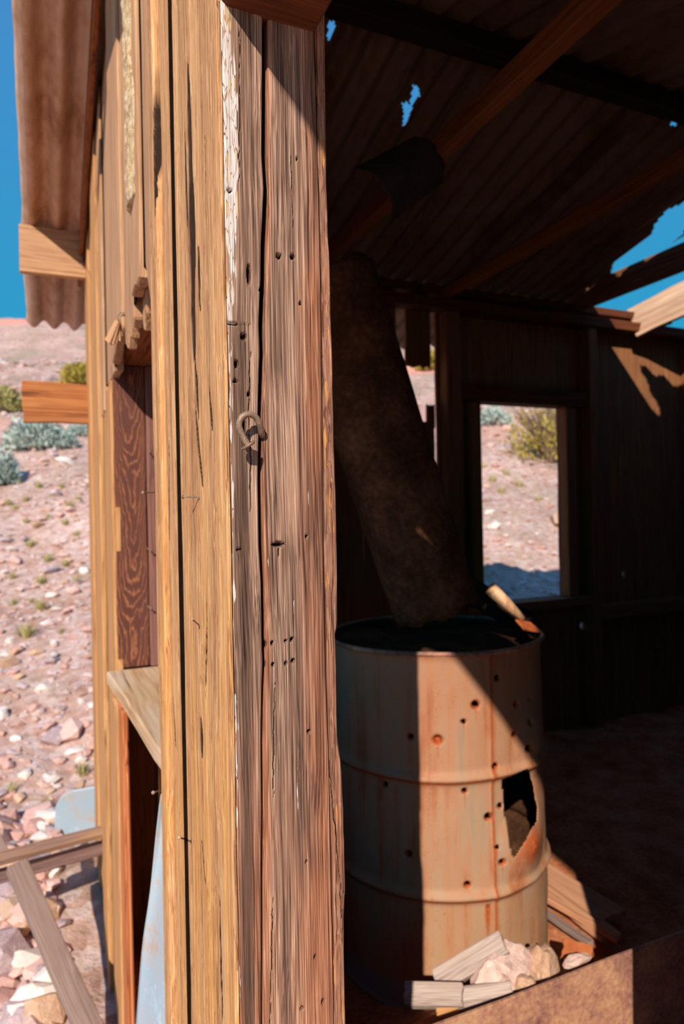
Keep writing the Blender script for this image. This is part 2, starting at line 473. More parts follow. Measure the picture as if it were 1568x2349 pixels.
def mat_ground():
    n = NT('desert_ground')
    c = n.coord((1, 1, 1), rnd=False)
    a = n.noise(n.vm('MULTIPLY', c, (1.3, 1.3, 1.3)), 1, 6, 0.62)
    b = n.noise(n.vm('MULTIPLY', c, (16, 16, 16)), 1, 3, 0.65)
    col = n.ramp(n.math('ADD', n.math('MULTIPLY', a, 0.5), n.math('MULTIPLY', b, 0.5)),
                 [(0.34, srgb(126, 92, 78)), (0.47, srgb(172, 136, 120)), (0.56, srgb(192, 158, 144)), (0.68, srgb(212, 186, 176))])
    v = n.voronoi(n.vm('MULTIPLY', c, (20, 20, 20)), 1.0, 'F1', 'Color')
    sv = n.t.nodes.new('ShaderNodeSeparateColor'); n.put(sv.inputs[0], v)
    col = n.mix(0.35, col, n.ramp(sv.outputs[0], [(0.0, srgb(148, 104, 88)), (0.5, srgb(196, 164, 150)), (0.8, srgb(208, 190, 190)), (1, srgb(230, 220, 214))]))
    far = n.attr('far')
    veg = n.noise(n.vm('MULTIPLY', c, (0.55, 0.55, 0.55)), 1, 6, 0.7)
    col = n.mix(n.math('MULTIPLY', n.range(veg, 0.50, 0.60), n.math('MULTIPLY_ADD', far, 0.35, 0.35)), col, srgb(146, 134, 108))
    spk = n.range(n.noise(n.vm('MULTIPLY', c, (2.6, 2.6, 2.6)), 1, 5, 0.7), 0.55, 0.62)
    col = n.mix(n.math('MULTIPLY', spk, n.math('MULTIPLY_ADD', far, 0.5, 0.12)), col, srgb(122, 104, 92))
    redm = n.range(n.noise(n.vm('MULTIPLY', c, (0.13, 0.13, 0.5)), 1, 3), 0.56, 0.62)
    col = n.mix(n.math('MULTIPLY', redm, far), col, srgb(214, 150, 132))
    bank = n.attr('bank')
    col = n.mix(n.math('MULTIPLY', bank, 0.75), col, srgb(212, 152, 112))
    n.bump(b, 0.6, 0.03)
    return n.done(col, 0.95, 0.1)
def mat_dirt():
    n = NT('dirt_floor')
    a = n.noise(n.coord((7, 7, 7), rnd=False), 1, 6, 0.6)
    b = n.noise(n.coord((70, 70, 70), rnd=False), 1, 4, 0.6)
    col = n.ramp(n.math('ADD', n.math('MULTIPLY', a, 0.6), n.math('MULTIPLY', b, 0.4)),
                 [(0.34, srgb(128, 70, 40)), (0.5, srgb(180, 112, 74)), (0.66, srgb(208, 148, 112))])
    n.bump(b, 0.5, 0.006)
    return n.done(col, 0.95, 0.1)
def mat_leaf(name, a, b):
    n = NT(name)
    col = n.mix(n.noise(n.coord((6, 6, 6)), 1, 2), a, b)
    return n.done(col, 0.8, 0.1)

M_FRONT, M_SIDE, M_STAIN = mat_front(), mat_face(), mat_stained()
M_SOOTIRON = mat_corrugated('sooty_corrugated_iron', 0.36)  # same iron, colour darkened to deepen the shade under the roof
M_IRON, M_DRUM, M_GROUND, M_DIRT = mat_corrugated(), mat_drum(), mat_ground(), mat_dirt()
M_STONE = mat_stone('desert_stone', [srgb(164, 116, 94), srgb(192, 152, 136), srgb(208, 176, 164), srgb(194, 176, 178), srgb(226, 210, 198)], 10)
M_NAIL = mat_metal('rusty_nail_steel', [srgb(112, 88, 72), srgb(150, 124, 104), srgb(176, 152, 130)], 40, 0.55, 0.3, 0.4)
M_PLATE = mat_metal('rusty_steel_plate', [srgb(92, 60, 54), srgb(138, 96, 84), srgb(176, 128, 100), srgb(196, 160, 118)], 9, 0.6, 0.1, 0.5)
M_BLUE = mat_metal('blue_grey_sheet_metal', [srgb(196, 160, 130), srgb(176, 186, 192), srgb(164, 188, 204), srgb(204, 216, 220)], 7, 0.45, 0.25, 0.1)
M_DARKMETAL = mat_metal('sooty_sheet_metal', [srgb(44, 28, 18), srgb(78, 52, 36), srgb(116, 80, 56)], 7, 0.95, 0.0, 0.2, 0.04)  # dark brown, shared by the hood, drum lid and drum inside
M_SAGE = mat_leaf('sage_leaf', srgb(190, 202, 196), srgb(160, 176, 160))
M_CREO = mat_leaf('yellow_green_leaf', srgb(186, 160, 66), srgb(140, 130, 66))
M_GRASS = mat_leaf('dry_green_grass', srgb(150, 146, 84), srgb(190, 176, 120))
M_TWIG = mat_leaf('dry_twig', srgb(170, 146, 128), srgb(128, 104, 90))
M_TAR = mat_metal('tar_paper', [srgb(26, 19, 14), srgb(40, 29, 22)], 30, 1.0, 0.0, 0.2, 0.0)  # near-black colour painting the shade of gaps between planks
M_BARK = mat_metal('peeling_bark', [srgb(120, 92, 62), srgb(176, 142, 96), srgb(206, 184, 150), srgb(220, 206, 184)], 60, 0.9, 0.0, 0.8)
M_WHITEWOOD = wood('wood_bleached', srgb(126, 106, 96), srgb(172, 152, 142), srgb(204, 188, 178), stain=srgb(160, 130, 112), fine=520, contrast=1.2)

# ------------------------------------------------------------------ ground outside
def ground_h(x, y):
    """height of the ground: a pad cut into a slope that climbs away from the camera"""
    x = np.asarray(x, float); y = np.asarray(y, float)
    ph = math.radians(14)
    s = x * math.sin(ph) + y * math.cos(ph)
    h = np.interp(s, [-60, -20, -3, 1.2, 2.2, 3.4, 5.7, 10, 22, 34, 60, 90], [-9, -3.5, -0.35, -0.06, 0.05, 0.22, 0.80, 2.65, 6.3, 10.6, 6.0, 2.0])
    r = np.hypot(x, y)
    h = h + (fbm(x * 0.09, y * 0.09, 3, 3) - .5) * np.clip((r - 8) * 0.16, 0, 3.0)
    h = h + (fbm(x * 0.9, y * 0.9, 11, 3) - .5) * 0.20 * np.clip(r / 4, .3, 1) + (fbm(x * 6, y * 6, 5, 3) - .5) * 0.05
    dx = np.maximum(np.maximum(0.05 - x, x - 4.0), 0)
    dy = np.maximum(np.maximum(0.0 - y, y - 3.1), 0)
    cut = np.clip(np.hypot(dx, dy) / 0.75, 0, 1)
    cut = cut * cut * (3 - 2 * cut)
    pad = np.minimum(h, 0.10 + (fbm(x * 5, y * 5, 8, 2) - .5) * 0.05)
    return pad * (1 - cut) + h * cut, cut * (1 - cut) * 4
def build_ground():
    na, nr = 420, 230
    rr = np.concatenate([[0.0], np.geomspace(0.25, 95, nr - 1)])
    # finer steps of angle in the directions the place is looked at
    th = np.concatenate([np.linspace(-14, 62, 260, endpoint=False), np.linspace(62, 346, na - 260, endpoint=False)])
    T, Rr = np.meshgrid(np.radians(th), rr[1:])
    X, Y = np.sin(T) * Rr, np.cos(T) * Rr
    Z, bank = ground_h(X, Y)
    z0, _ = ground_h(np.array([0.0]), np.array([0.0]))
    verts = np.concatenate([[[0, 0, z0[0]]], np.stack([X, Y, Z], -1).reshape(-1, 3)])
    faces = [(0, 1 + (k + 1) % na, 1 + k) for k in range(na)]
    for i in range(nr - 2):
        a = 1 + i * na
        faces += [(a + k, a + (k + 1) % na, a + na + (k + 1) % na, a + na + k) for k in range(na)]
    me = to_mesh('ground', verts, faces, smooth=True)
    fix_normals(me)
    at = me.attributes.new('far', 'FLOAT', 'POINT')
    at.data.foreach_set('value', np.concatenate([[0.0], np.clip((Rr - 9) / 10, 0, 1).reshape(-1)]).astype(np.float32))
    at = me.attributes.new('bank', 'FLOAT', 'POINT')
    yfac = np.clip((Y - 3.0) / 0.4, 0, 1) * np.clip((X - 0.2) / .5, 0, 1)
    at.data.foreach_set('value', np.concatenate([[0.0], (bank * yfac).reshape(-1)]).astype(np.float32))
    o = link('ground', me, M_GROUND)
    return tag(o, 'pinkish stony desert ground rising into a hillside under the blue sky', 'ground', kind='structure')
build_ground()

# ------------------------------------------------------------------ key planes of the shack
X0 = 0.1487           # outer face of the side wall
YN = 0.60             # front end of the side wall, the door jamb
XI = 0.2566           # inner face of the side wall
YB = 2.80             # back wall
XR = 3.95             # far side wall
FLOOR = EZ - 1.18
def roof_back(y): return EZ + 1.77 - 0.24 * y
RIDGE = 1.60
def roof_front(y): return roof_back(RIDGE) - 0.30 * (RIDGE - y)
def roof_porch(y): return EZ + 0.92 + 0.144 * y

# ------------------------------------------------------------------ dirt floor with a mound of rubble soil
def floor_h(x, y):
    m = np.exp(-(((x - 0.78) / 0.42) ** 2 + ((y - 1.13) / 0.15) ** 2))
    return FLOOR + 0.17 * m + (fbm(x * 6, y * 6, 21, 3) - .5) * 0.03
def build_floor():
    nx, ny = 110, 80
    xs = np.linspace(XI - 0.09, XR - 0.02, nx); ys = np.linspace(YN + 0.01, YB + 0.02, ny)
    Xg, Yg = np.meshgrid(xs, ys)
    Z = floor_h(Xg, Yg)
    top = np.stack([Xg, Yg, Z], -1).reshape(-1, 3)
    faces = [(j * nx + i, j * nx + i + 1, (j + 1) * nx + i + 1, (j + 1) * nx + i) for j in range(ny - 1) for i in range(nx - 1)]
    rim = [i for i in range(nx)] + [j * nx + nx - 1 for j in range(1, ny)] + [(ny - 1) * nx + i for i in range(nx - 2, -1, -1)] + [j * nx for j in range(ny - 2, 0, -1)]
    base = len(top)
    low = top[rim].copy(); low[:, 2] = -0.15
    verts = np.concatenate([top, low])
    m = len(rim)
    faces += [(rim[k], rim[(k + 1) % m], base + (k + 1) % m, base + k) for k in range(m)]
    faces.append(tuple(base + k for k in range(m)))
    me = to_mesh('floor', verts, faces); fix_normals(me)
    return tag(link('floor', me, M_DIRT), 'orange dirt floor inside the dark shack', 'floor', kind='structure')
build_floor()

# ------------------------------------------------------------------ relief boards (real ridges, cracks and nail holes)
def relief(name, plane, face, u0, u1, z0, z1, nu, nv, thick, mat, parent, depth=None, masks=None, round_mm=0.0025):
    """a vertical board. plane 'Y': face at y=face looking towards -Y, u runs along X.  plane 'X': face at x=face looking towards -X, u along Y.
    u0/u1 edge positions (numbers or functions of z). depth(U,Z) = metres pushed in."""
    f0 = u0 if callable(u0) else (lambda z: np.full_like(z, u0))
    f1 = u1 if callable(u1) else (lambda z: np.full_like(z, u1))
    zs = np.linspace(z0, z1, nv)
    T = np.linspace(0, 1, nu)
    A, B = f0(zs)[:, None], f1(zs)[:, None]
    U = A * (1 - T) + B * T
    Z = np.repeat(zs[:, None], nu, 1)
    D = np.zeros_like(U) if depth is None else depth(U, Z, (U - A) / (B - A))
    e = np.minimum(U - A, B - U)
    if round_mm:
        q = np.clip(1 - e / round_mm, 0, 1)
        D = D + round_mm * (1 - np.sqrt(1 - q * q)) * 0.9
    if plane == 'Y':
        P = np.stack([U, face + D, Z], -1); Q = np.stack([U, np.full_like(U, face + thick), Z], -1)
    else:
        P = np.stack([face + D, U, Z], -1); Q = np.stack([np.full_like(U, face + thick), U, Z], -1)
    front = P.reshape(-1, 3)
    idx = lambda j, i: j * nu + i
    jj, ii = np.meshgrid(np.arange(nv - 1), np.arange(nu - 1), indexing='ij')
    f = np.stack([idx(jj, ii), idx(jj, ii + 1), idx(jj + 1, ii + 1), idx(jj + 1, ii)], -1).reshape(-1, 4).tolist()
    base = len(front)
    back = np.concatenate([Q[:, 0], Q[:, -1]])            # left edge column, right edge column
    for j in range(nv - 1):
        f.append([idx(j, 0), idx(j + 1, 0), base + j + 1, base + j])
        f.append([idx(j + 1, nu - 1), idx(j, nu - 1), base + nv + j, base + nv + j + 1])
        f.append([base + j, base + j + 1, base + nv + j + 1, base + nv + j])
    f.append([idx(0, i) for i in range(nu)] + [base + nv, base])
    f.append([idx(nv - 1, i) for i in range(nu - 1, -1, -1)] + [base + nv - 1, base + 2 * nv - 1])
    me = to_mesh(name, np.concatenate([front, back]), f, smooth=True)
    fix_normals(me)
    for key, fn in (masks or {}).items():
        val = fn(U, Z, (U - A) / (B - A))
        arr = np.concatenate([np.asarray(val, float).reshape(-1), np.zeros(len(back))]).astype(np.float32)
        me.attributes.new(key, 'FLOAT', 'POINT').data.foreach_set('value', arr)
    o = link(name, me, mat, parent)
    return o

wall_left = tag(empty('wall_left', (X0, 1.6, 0.0)), 'sunlit side wall of upright weathered planks with a window opening', 'wall', kind='structure')
jamb = tag(empty('door_1', (0.2, YN, FLOOR)), 'weathered boards of the door jamb with flaking white paint', 'door jamb', kind='structure')

def pxline(pts, plane, val):
    """pixel polyline -> function of height giving the position along the face"""
    q = []
    for px, py in pts:
        p = on_y(px, py, val) if plane == 'Y' else on_x(px, py, val)
        q.append((p[2], p[0] if plane == 'Y' else p[1]))
    return interp(q)

CR = [(609, 0), (609, 170), (608, 350), (613, 430), (607, 560), (606, 640), (601, 745), (603, 800), (598, 950), (600, 1000), (598, 1100), (600, 1250),
      (604, 1330), (606, 1480), (607, 1520), (604, 1600), (602, 1700), (604, 1850), (602, 2000), (603, 2180), (602, 2349)]
CW = [(0, 4.5), (300, 4.5), (560, 5.0), (900, 3.8), (1300, 3.0), (1480, 2.6), (1560, 1.6), (1800, 1.3), (2100, 1.2), (2349, 1.1)]
_cw = interp(CW)
cw = lambda y: _cw(y) * 1.35 + 0.4
a_right = pxline([(x - cw(y), y) for x, y in CR], 'Y', YN)
b_left = pxline([(x + cw(y), y) for x, y in CR], 'Y', YN)
RC = [(722, 40), (730, 340), (737, 560), (740, 760), (742, 960), (744, 1110), (745, 1250), (748, 1400), (751, 1549), (757, 1719), (762, 1992), (765, 2128), (768, 2349)]
b_right = pxline([(x - 1.0, y) for x, y in RC], 'Y', YN)
c_left = pxline([(x + 1.1, y) for x, y in RC], 'Y', YN)
RS = [(748, 0), (752, 380), (756, 500), (760, 640), (766, 800), (771, 1000), (775, 1150), (777, 1300), (778, 1425), (777, 1442), (773, 1456), (776, 1560), (778, 1690),
      (788, 1775), (792, 1900), (796, 2050), (792, 2110), (794, 2200), (798, 2349)]
c_right = pxline(RS, 'Y', YN)
TOPZ, BOTZ = EZ + 0.90, FLOOR - 0.22

def pit(U, Z, pts, plane='Y', val=YN):
    """nail holes and gouges: list of (px, py, radius across in px, radius along in px)"""
    D = np.zeros_like(U)
    for px, py, ru, rv in pts:
        p = on_y(px, py, val) if plane == 'Y' else on_x(px, py, val)
        u = p[0] if plane == 'Y' else p[1]
        s = 0.62 / FP if plane == 'Y' else 0
        d = np.hypot((U - u) / (ru * s), (Z - p[2]) / (rv * s)) if plane == 'Y' else np.hypot((U - u) / ru, (Z - p[2]) / rv)
        D = np.maximum(D, np.clip((1.15 - d) / 0.35, 0, 1))
    return D
def grain(U, Z, seed, amp=0.0005, f1=520, f2=150):
    w = (fbm(U * 30, Z * 7, seed, 3) - .5) * 0.012
    g = vnoise((U + w) * f1, Z * 5 + 9, seed) * 0.55 + vnoise((U + w) * f2, Z * 2.2, seed + 3) * 0.45
    return g * amp * 2
HOLES_A = [(571, 628, 5, 22), (527, 436, 7, 3), (560, 770, 7, 8), (543, 833, 5, 9), (541, 873, 6, 4), (572, 903, 5, 4), (549, 1260, 6, 3), (562, 985, 4, 26), (600, 663, 6, 4), (533, 742, 14, 2),
           (566, 1010, 6, 4)]
HOLES_B = [(641, 585, 7, 6), (672, 587, 6, 6), (682, 362, 3, 3), (690, 695, 4, 4), (640, 1249, 16, 5), (641, 1268, 2, 9), (705, 1230, 4, 4), (626, 1476, 4, 4), (657, 1472, 4, 3), (671, 1468, 5, 5),
           (628, 1526, 4, 4), (657, 1523, 4, 3), (673, 1517, 5, 5), (609, 1480, 6, 9), (607, 1525, 5, 9), (710, 1680, 5, 3), (704, 1978, 3, 3), (724, 2197, 3, 5), (694, 2315, 5, 3), (742, 2300, 4, 5)]
CR_B = [(764, 2120, 764, 2160, 3.0), (758, 2160, 760, 2220, 3.4), (762, 2220, 763, 2300, 2.0)]

def crackline(U, Z, segs):
    D = np.zeros_like(U)
    for x0, y0, x1, y1, wpx in segs:
        a, b = on_y(x0, y0, YN), on_y(x1, y1, YN)
        za, zb = a[2], b[2]
        t = np.clip((Z - za) / (zb - za), 0, 1)
        inside = (Z <= max(za, zb)) & (Z >= min(za, zb))
        u = a[0] + (b[0] - a[0]) * t + (vnoise(Z * 160, 4.0, 77) - .5) * 0.0014
        wd = wpx * 0.62 / FP * np.sin(np.clip(t, 0.02, 0.98) * np.pi) ** 0.5
        D = np.maximum(D, inside * np.clip(1.4 - np.abs(U - u) / np.maximum(wd, 1e-5), 0, 1))
    return np.clip(D, 0, 1)
CR_A = [(551, 60, 549, 420, 1.0), (575, 800, 572, 1000, 1.2), (577, 1000, 575, 1180, 1.0)]
CR_BB = [(632, 1560, 628, 1830, 0.9), (627, 2060, 622, 2349, 1.0), (668, 350, 672, 520, 0.6)]
z_of = lambda py: float(on_y(600, py, YN)[2])
def dA(U, Z, T):
    step = np.where(Z < z_of(745), 0.0012, 0.0) * (T < 0.75)
    return grain(U, Z, 1, 0.0007) + 0.006 * pit(U, Z, HOLES_A) + 0.004 * crackline(U, Z, CR_A) + step + (fbm(U * 60, Z * 6, 4, 3) - .5) * 0.002
def dB(U, Z, T):
    return grain(U, Z, 2, 0.0006) + 0.007 * pit(U, Z, HOLES_B) + 0.005 * crackline(U, Z, CR_BB) + (fbm(U * 40, Z * 5, 6, 3) - .5) * 0.0026
def dC(U, Z, T):
    return grain(U, Z, 3, 0.0006) + (fbm(U * 70, Z * 22, 9, 3) - .5) * 0.005 + 0.006 * crackline(U, Z, [(757, 1736, 783, 2026, 1.6), (783, 2026, 786, 2110, 1.2)])
def paintA(U, Z, T):
    up = np.interp(Z, [z_of(2349), z_of(1700), z_of(1250), z_of(1150), z_of(1050), z_of(960), z_of(860), z_of(740), z_of(600), z_of(480), z_of(240), z_of(100), z_of(0)],
                   [0.22, 0.36, 0.30, 0.42, 0.62, 0.55, 0.34, 0.60, 0.66, 0.85, 0.82, 0.66, 0.7])
    wd = np.interp(Z, [z_of(1500), z_of(900), z_of(500), z_of(250), z_of(0)], [0.20, 0.24, 0.42, 0.42, 0.34])
    return up * np.clip((wd - T) / 0.12, 0, 1)
zero = lambda U, Z, T: np.zeros_like(U)
P1_EDGE = 0.0016
a_left = lambda z: np.full_like(z, X0 + P1_EDGE)
relief('jamb_board', 'Y', YN, a_left, a_right, BOTZ, TOPZ, 46, 1350, 0.03, M_FRONT, jamb, dA,
       dict(u=lambda U, Z, T: T, paint=paintA, yellow=lambda U, Z, T: 1.0 * (Z > z_of(760)),
            red=lambda U, Z, T: np.interp(Z, [z_of(2349), z_of(1750), z_of(1200)], [0.75, 0.45, -0.1]) * (T > -1) + 0.3 * (T < 0.12),
            dark=lambda U, Z, T: np.clip(1.0 - np.abs(T - 0.45) * 2.2, 0, 1) * np.interp(Z, [z_of(2349), z_of(1650), z_of(800), z_of(700), z_of(300)], [1.15, 1.0, 1.05, 0.55, 0.40]),
            groove=lambda U, Z, T: np.maximum(pit(U, Z, HOLES_A), crackline(U, Z, CR_A))))
relief('jamb_board', 'Y', YN + 0.001, b_left, b_right, BOTZ, TOPZ, 92, 1350, 0.03, M_FRONT, jamb, dB,
       dict(u=lambda U, Z, T: T, paint=zero, yellow=zero,
            red=lambda U, Z, T: np.interp(T, [0, 0.06, 0.12, 0.5, 0.85, 1], [0.75, 0.6, 0.05, 0.22, 0.85, 0.7]) + np.interp(Z, [z_of(2349), z_of(1500), z_of(500), z_of(100)], [0.28, 0.15, -0.05, -0.2]),
            dark=lambda U, Z, T: 0.35 * np.clip(1 - np.abs(T - 0.25) * 3, 0, 1) * (Z < z_of(1800)), groove=lambda U, Z, T: np.maximum(pit(U, Z, HOLES_B), crackline(U, Z, CR_BB))))
relief('edge_strip', 'Y', YN + 0.0025, c_left, c_right, BOTZ, TOPZ, 26, 1350, 0.028, M_FRONT, jamb, dC,
       dict(u=lambda U, Z, T: T, paint=lambda U, Z, T: np.interp(Z, [z_of(2349), z_of(1500), z_of(900), z_of(600)], [0.16, 0.2, 0.42, 0.62]) * np.clip(1.3 - np.abs(T - .5) * 1.6, 0, 1),
            yellow=lambda U, Z, T: np.full_like(U, 2.0),
            red=lambda U, Z, T: np.full_like(U, 0.75), dark=zero,
            groove=lambda U, Z, T: crackline(U, Z, [(757, 1736, 783, 2026, 1.6), (783, 2026, 786, 2110, 1.2)])), round_mm=0.003)
box('stud', X0 + 0.025, XI - 0.01, YN + 0.036, YN + 0.10, BOTZ, EZ + 0.95, W('INNER'), jamb)
box('stud', XI - 0.014, XI - 0.001, YN + 0.032, YN + 0.11, BOTZ, EZ + 0.95, W('INNER'), jamb)
# stub of the beam over the doorway, seen from below at the top of the picture
box('beam_stub', 0.152, 0.2455, 0.50, YN + 0.02, EZ + 0.467, EZ + 0.585, W('SOOT', 'X'), jamb, 0.004)

# ------------------------------------------------------------------ left wall planks
def plank_depth(seed, cracks, amp=0.0007):
    def d(U, Z, T):
        D = grain(U, Z, seed, amp, 300, 70) + (fbm(U * 22, Z * 3, seed + 5, 3) - .5) * 0.004
        for (px0, py0, px1, py1, w, dep) in cracks:
            D = D + dep * wall_crack(U, Z, px0, py0, px1, py1, w, seed)
        return D
    return d
def wall_crack(U, Z, px0, py0, px1, py1, w, seed):
    a, b = on_x(px0, py0, X0), on_x(px1, py1, X0)
    t = np.clip((Z - a[2]) / (b[2] - a[2]), 0, 1)
    inside = (Z <= max(a[2], b[2])) & (Z >= min(a[2], b[2]))
    u = a[1] + (b[1] - a[1]) * t + (vnoise(Z * 60, 2.0, seed) - .5) * 0.003
    wd = np.maximum(w * np.sin(np.clip(t, 0.01, 0.99) * np.pi) ** 0.6, 1e-5)
    return inside * np.clip(1.5 - np.abs(U - u) / wd, 0, 1)
def side_plank(y0, y1, z0, z1, off, thick, seed, cracks=(), nv=900, nu=60, mat=None, name='plank'):
    cs = list(cracks)
    def gr(U, Z, T):
        g = np.zeros_like(U)
        for (px0, py0, px1, py1, w, dep) in cs: g = np.maximum(g, wall_crack(U - w * .6, Z, px0, py0, px1, py1, w * 1.8, seed))
        return g
    return relief(name, 'X', X0 + off, y0, y1, z0, z1, nu, nv, thick, mat or M_SIDE, wall_left, plank_depth(seed, cs), dict(groove=gr), 0.004)
wz = lambda y0: roof_front(y0) - 0.02 if y0 < RIDGE else roof_back(y0) - 0.03
side_plank(lambda z: np.full_like(z, YN + 0.0005), 0.699, BOTZ, wz(0.6), -0.002, 0.0034, 31, [(482, 880, 490, 990, .0022, .006), (508, 2050, 515, 2349, .0015, .005), (470, 300, 476, 420, .001, .003)], 1000, 60)
side_plank(0.7005, 0.861, BOTZ, wz(0.7), 0.003, 0.022, 32,
           [(425, 140, 433, 480, .004, .006), (432, 380, 437, 700, .008, .010), (434, 600, 438, 830, .006, .008), (440, 820, 448, 960, .003, .004), (447, 560, 452, 720, .002, .003), (418, 300, 424, 520, .003, .003), (441, 940, 458, 1120, .0025, .008), (470, 1140, 466, 1600, .0016, .006), (455, 1650, 458, 1740, .003, .008), (455, 1930, 468, 2040, .002, .007)], 1000, 80)
side_plank(0.889, 0.986, -0.05, wz(0.88), 0.006, 0.022, 33, [(378, 1000, 378, 1250, .002, .006), (386, 1600, 392, 1720, .002, .006)], 700, 50)
side_plank(0.988, 1.052, -0.05, wz(0.98), -0.002, 0.024, 34, [(354, 100, 358, 500, .003, .008)], 600, 40)
prism('tar_paper_strip', wobble(0.8625, 0.888, -0.05, wz(0.85), 0.05, 0.002, 36), 'X', X0 + 0.004, X0 + 0.008, M_TAR, wall_left, 0)  # dark strip added in place of a shaded gap, likewise the ones below
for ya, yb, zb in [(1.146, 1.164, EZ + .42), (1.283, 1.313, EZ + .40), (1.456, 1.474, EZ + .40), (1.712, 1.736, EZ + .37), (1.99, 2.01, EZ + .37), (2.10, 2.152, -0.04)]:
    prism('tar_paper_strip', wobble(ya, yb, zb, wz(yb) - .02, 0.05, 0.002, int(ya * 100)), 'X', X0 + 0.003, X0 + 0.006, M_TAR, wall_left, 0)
# planks above the window, broken off below at different heights
def z_at(px, py, Y):
    return float(on_y(px, py, Y)[2])
def broken(y0, y1, ztop, pts, off, thick, seed, mat=None):
    """outer planks over the opening: pts = lower end as (y, z) from y0 to y1"""
    out = [(y0, ztop(y0) if callable(ztop) else ztop)]
    out += [(y0 + 0.002 * math.sin(k * 1.7 + seed), pts[0][1] + (out[0][1] - pts[0][1]) * (1 - k / 6)) for k in range(1, 6)]
    out += list(pts)
    zt1 = ztop(y1) if callable(ztop) else ztop
    out += [(y1 + 0.002 * math.sin(k * 2.1 + seed), pts[-1][1] + (zt1 - pts[-1][1]) * (k / 6)) for k in range(1, 6)]
    out += [(y1, zt1)]
    return prism('plank', out, 'X', X0 + off, X0 + off + thick, mat or W('TAN'), wall_left, 0.003)
broken(1.054, 1.150, wz, [(1.056, EZ + .36), (1.075, EZ + .335), (1.085, EZ + .30), (1.10, EZ + .345), (1.148, EZ + .42)], 0.004, 0.02, 3)
broken(1.162, 1.285, wz, [(1.163, EZ + .40), (1.18, EZ + .405), (1.20, EZ + .40), (1.235, EZ + .41), (1.283, EZ + .405)], -0.004, 0.022, 4)
broken(1.24, 1.305, EZ + .6, [(1.241, EZ + .385), (1.25, EZ + .365), (1.262, EZ + .38), (1.275, EZ + .36), (1.29, EZ + .345), (1.303, EZ + .36)], 0.018, 0.015, 5)
broken(1.31, 1.462, wz, [(1.312, EZ + .375), (1.33, EZ + .36), (1.35, EZ + .385), (1.37, EZ + .35), (1.395, EZ + .37), (1.42, EZ + .34), (1.46, EZ + .36)], 0.002, 0.02, 6)
broken(1.468, 1.718, wz, [(1.47, EZ + .40), (1.50, EZ + .37), (1.55, EZ + .40), (1.60, EZ + .42), (1.65, EZ + .385), (1.71, EZ + .37)], -0.004, 0.022, 7)
broken(1.730, 1.995, wz, [(1.735, EZ + .36), (1.78, EZ + .365), (1.85, EZ + .365), (1.993, EZ + .37)], 0.006, 0.02, 8)
def bark_depth(U, Z, T):
    return (fbm(U * 90, Z * 34, 12, 4) - .5) * 0.012 + (1 - np.sin(np.clip(T, 0, 1) * math.pi)) * 0.006
relief('bark_strip', 'X', X0 - 0.012, lambda z: 1.205 + 0.012 * np.sin(z * 14) + 0.01 * np.sin(z * 37), lambda z: 1.292 + 0.008 * np.sin(z * 11 + 1), EZ + 0.56, wz(1.2) - .02, 26, 160, 0.012, M_BARK, wall_left, bark_depth, None, 0.002)
# planks beyond the window
prism('plank', wobble(1.852, 2.105, -0.02, EZ + 0.36, 0.08, 0.003, 41, 0, 0.012), 'X', X0 + 0.001, X0 + 0.023, W('GOLD'), wall_left, 0.003)
prism('plank', wobble(2.005, 2.13, EZ + 0.30, wz(2.13), 0.08, 0.003, 42, 0.01, 0), 'X', X0 - 0.003, X0 + 0.019, W('TAN'), wall_left, 0.003)
prism('plank', wobble(2.148, 2.36, -0.08, wz(2.36), 0.08, 0.003, 43), 'X', X0 - 0.010, X0 + 0.012, W('GOLD'), wall_left, 0.003)
prism('plank', wobble(2.366, 2.60, -0.05, wz(2.60), 0.08, 0.003, 44), 'X', X0 - 0.001, X0 + 0.019, W('GOLD'), wall_left, 0.003)
prism('plank', wobble(2.606, 2.83, -0.02, wz(2.83), 0.08, 0.004, 45), 'X', X0 - 0.008, X0 + 0.016, W('GOLD'), wall_left, 0.003)
# the orange, splintered stubs under the sill
prism('plank', wobble(1.745, 1.86, -0.06, EZ - 0.475, 0.07, 0.004, 46, 0, 0.014), 'X', X0 - 0.008, X0 + 0.006, W('GOLD'), wall_left, 0.003)
ORANGE = wood('wood_orange_split', srgb(96, 48, 24), srgb(182, 104, 60), srgb(216, 150, 100), stain=srgb(150, 80, 48), fine=150, contrast=1.3, crack=0.9)
prism('plank', wobble(1.635, 1.74, -0.06, EZ - 0.455, 0.07, 0.006, 47, 0, 0.02), 'X', X0 - 0.004, X0 + 0.010, ORANGE, wall_left, 0.003)
prism('splinter', [(1.585, 0.2), (1.625, -0.05), (1.632, 0.4), (1.63, EZ - 0.52), (1.612, EZ - 0.60), (1.60, 0.5)], 'X', X0 + 0.000, X0 + 0.008, ORANGE, wall_left, 0.003)
# window opening in the side wall: header, far jamb board, sill, studs
window_1 = tag(empty('window_1', (X0, 1.45, EZ - 0.42)), 'empty window opening in the side wall with dark stained far jamb', 'window', kind='structure')
prism('jamb_board', wobble(X0 + 0.006, X0 + 0.088, EZ - 0.402, EZ + 0.40, 0.1, 0.0012, 51), 'Y', 1.850, 1.872, M_STAIN, window_1, 0.002)
prism('jamb_strip', wobble(X0 + 0.090, XI + 0.002, EZ - 0.402, EZ + 0.40, 0.1, 0.001, 52), 'Y', 1.838, 1.868, wood('wood_purple', srgb(92, 58, 54), srgb(126, 86, 76), srgb(152, 108, 92)), window_1, 0.002)
box('header', X0 + 0.026, XI, 1.03, 1.90, EZ + 0.402, EZ + 0.50, W('JOIST', 'Y'), window_1, 0.004)
SILL = wood('wood_sill', srgb(128, 94, 62), srgb(188, 150, 112), srgb(214, 184, 150), stain=srgb(208, 194, 180), axis='Y', fine=120, contrast=1.1, crack=0.8)
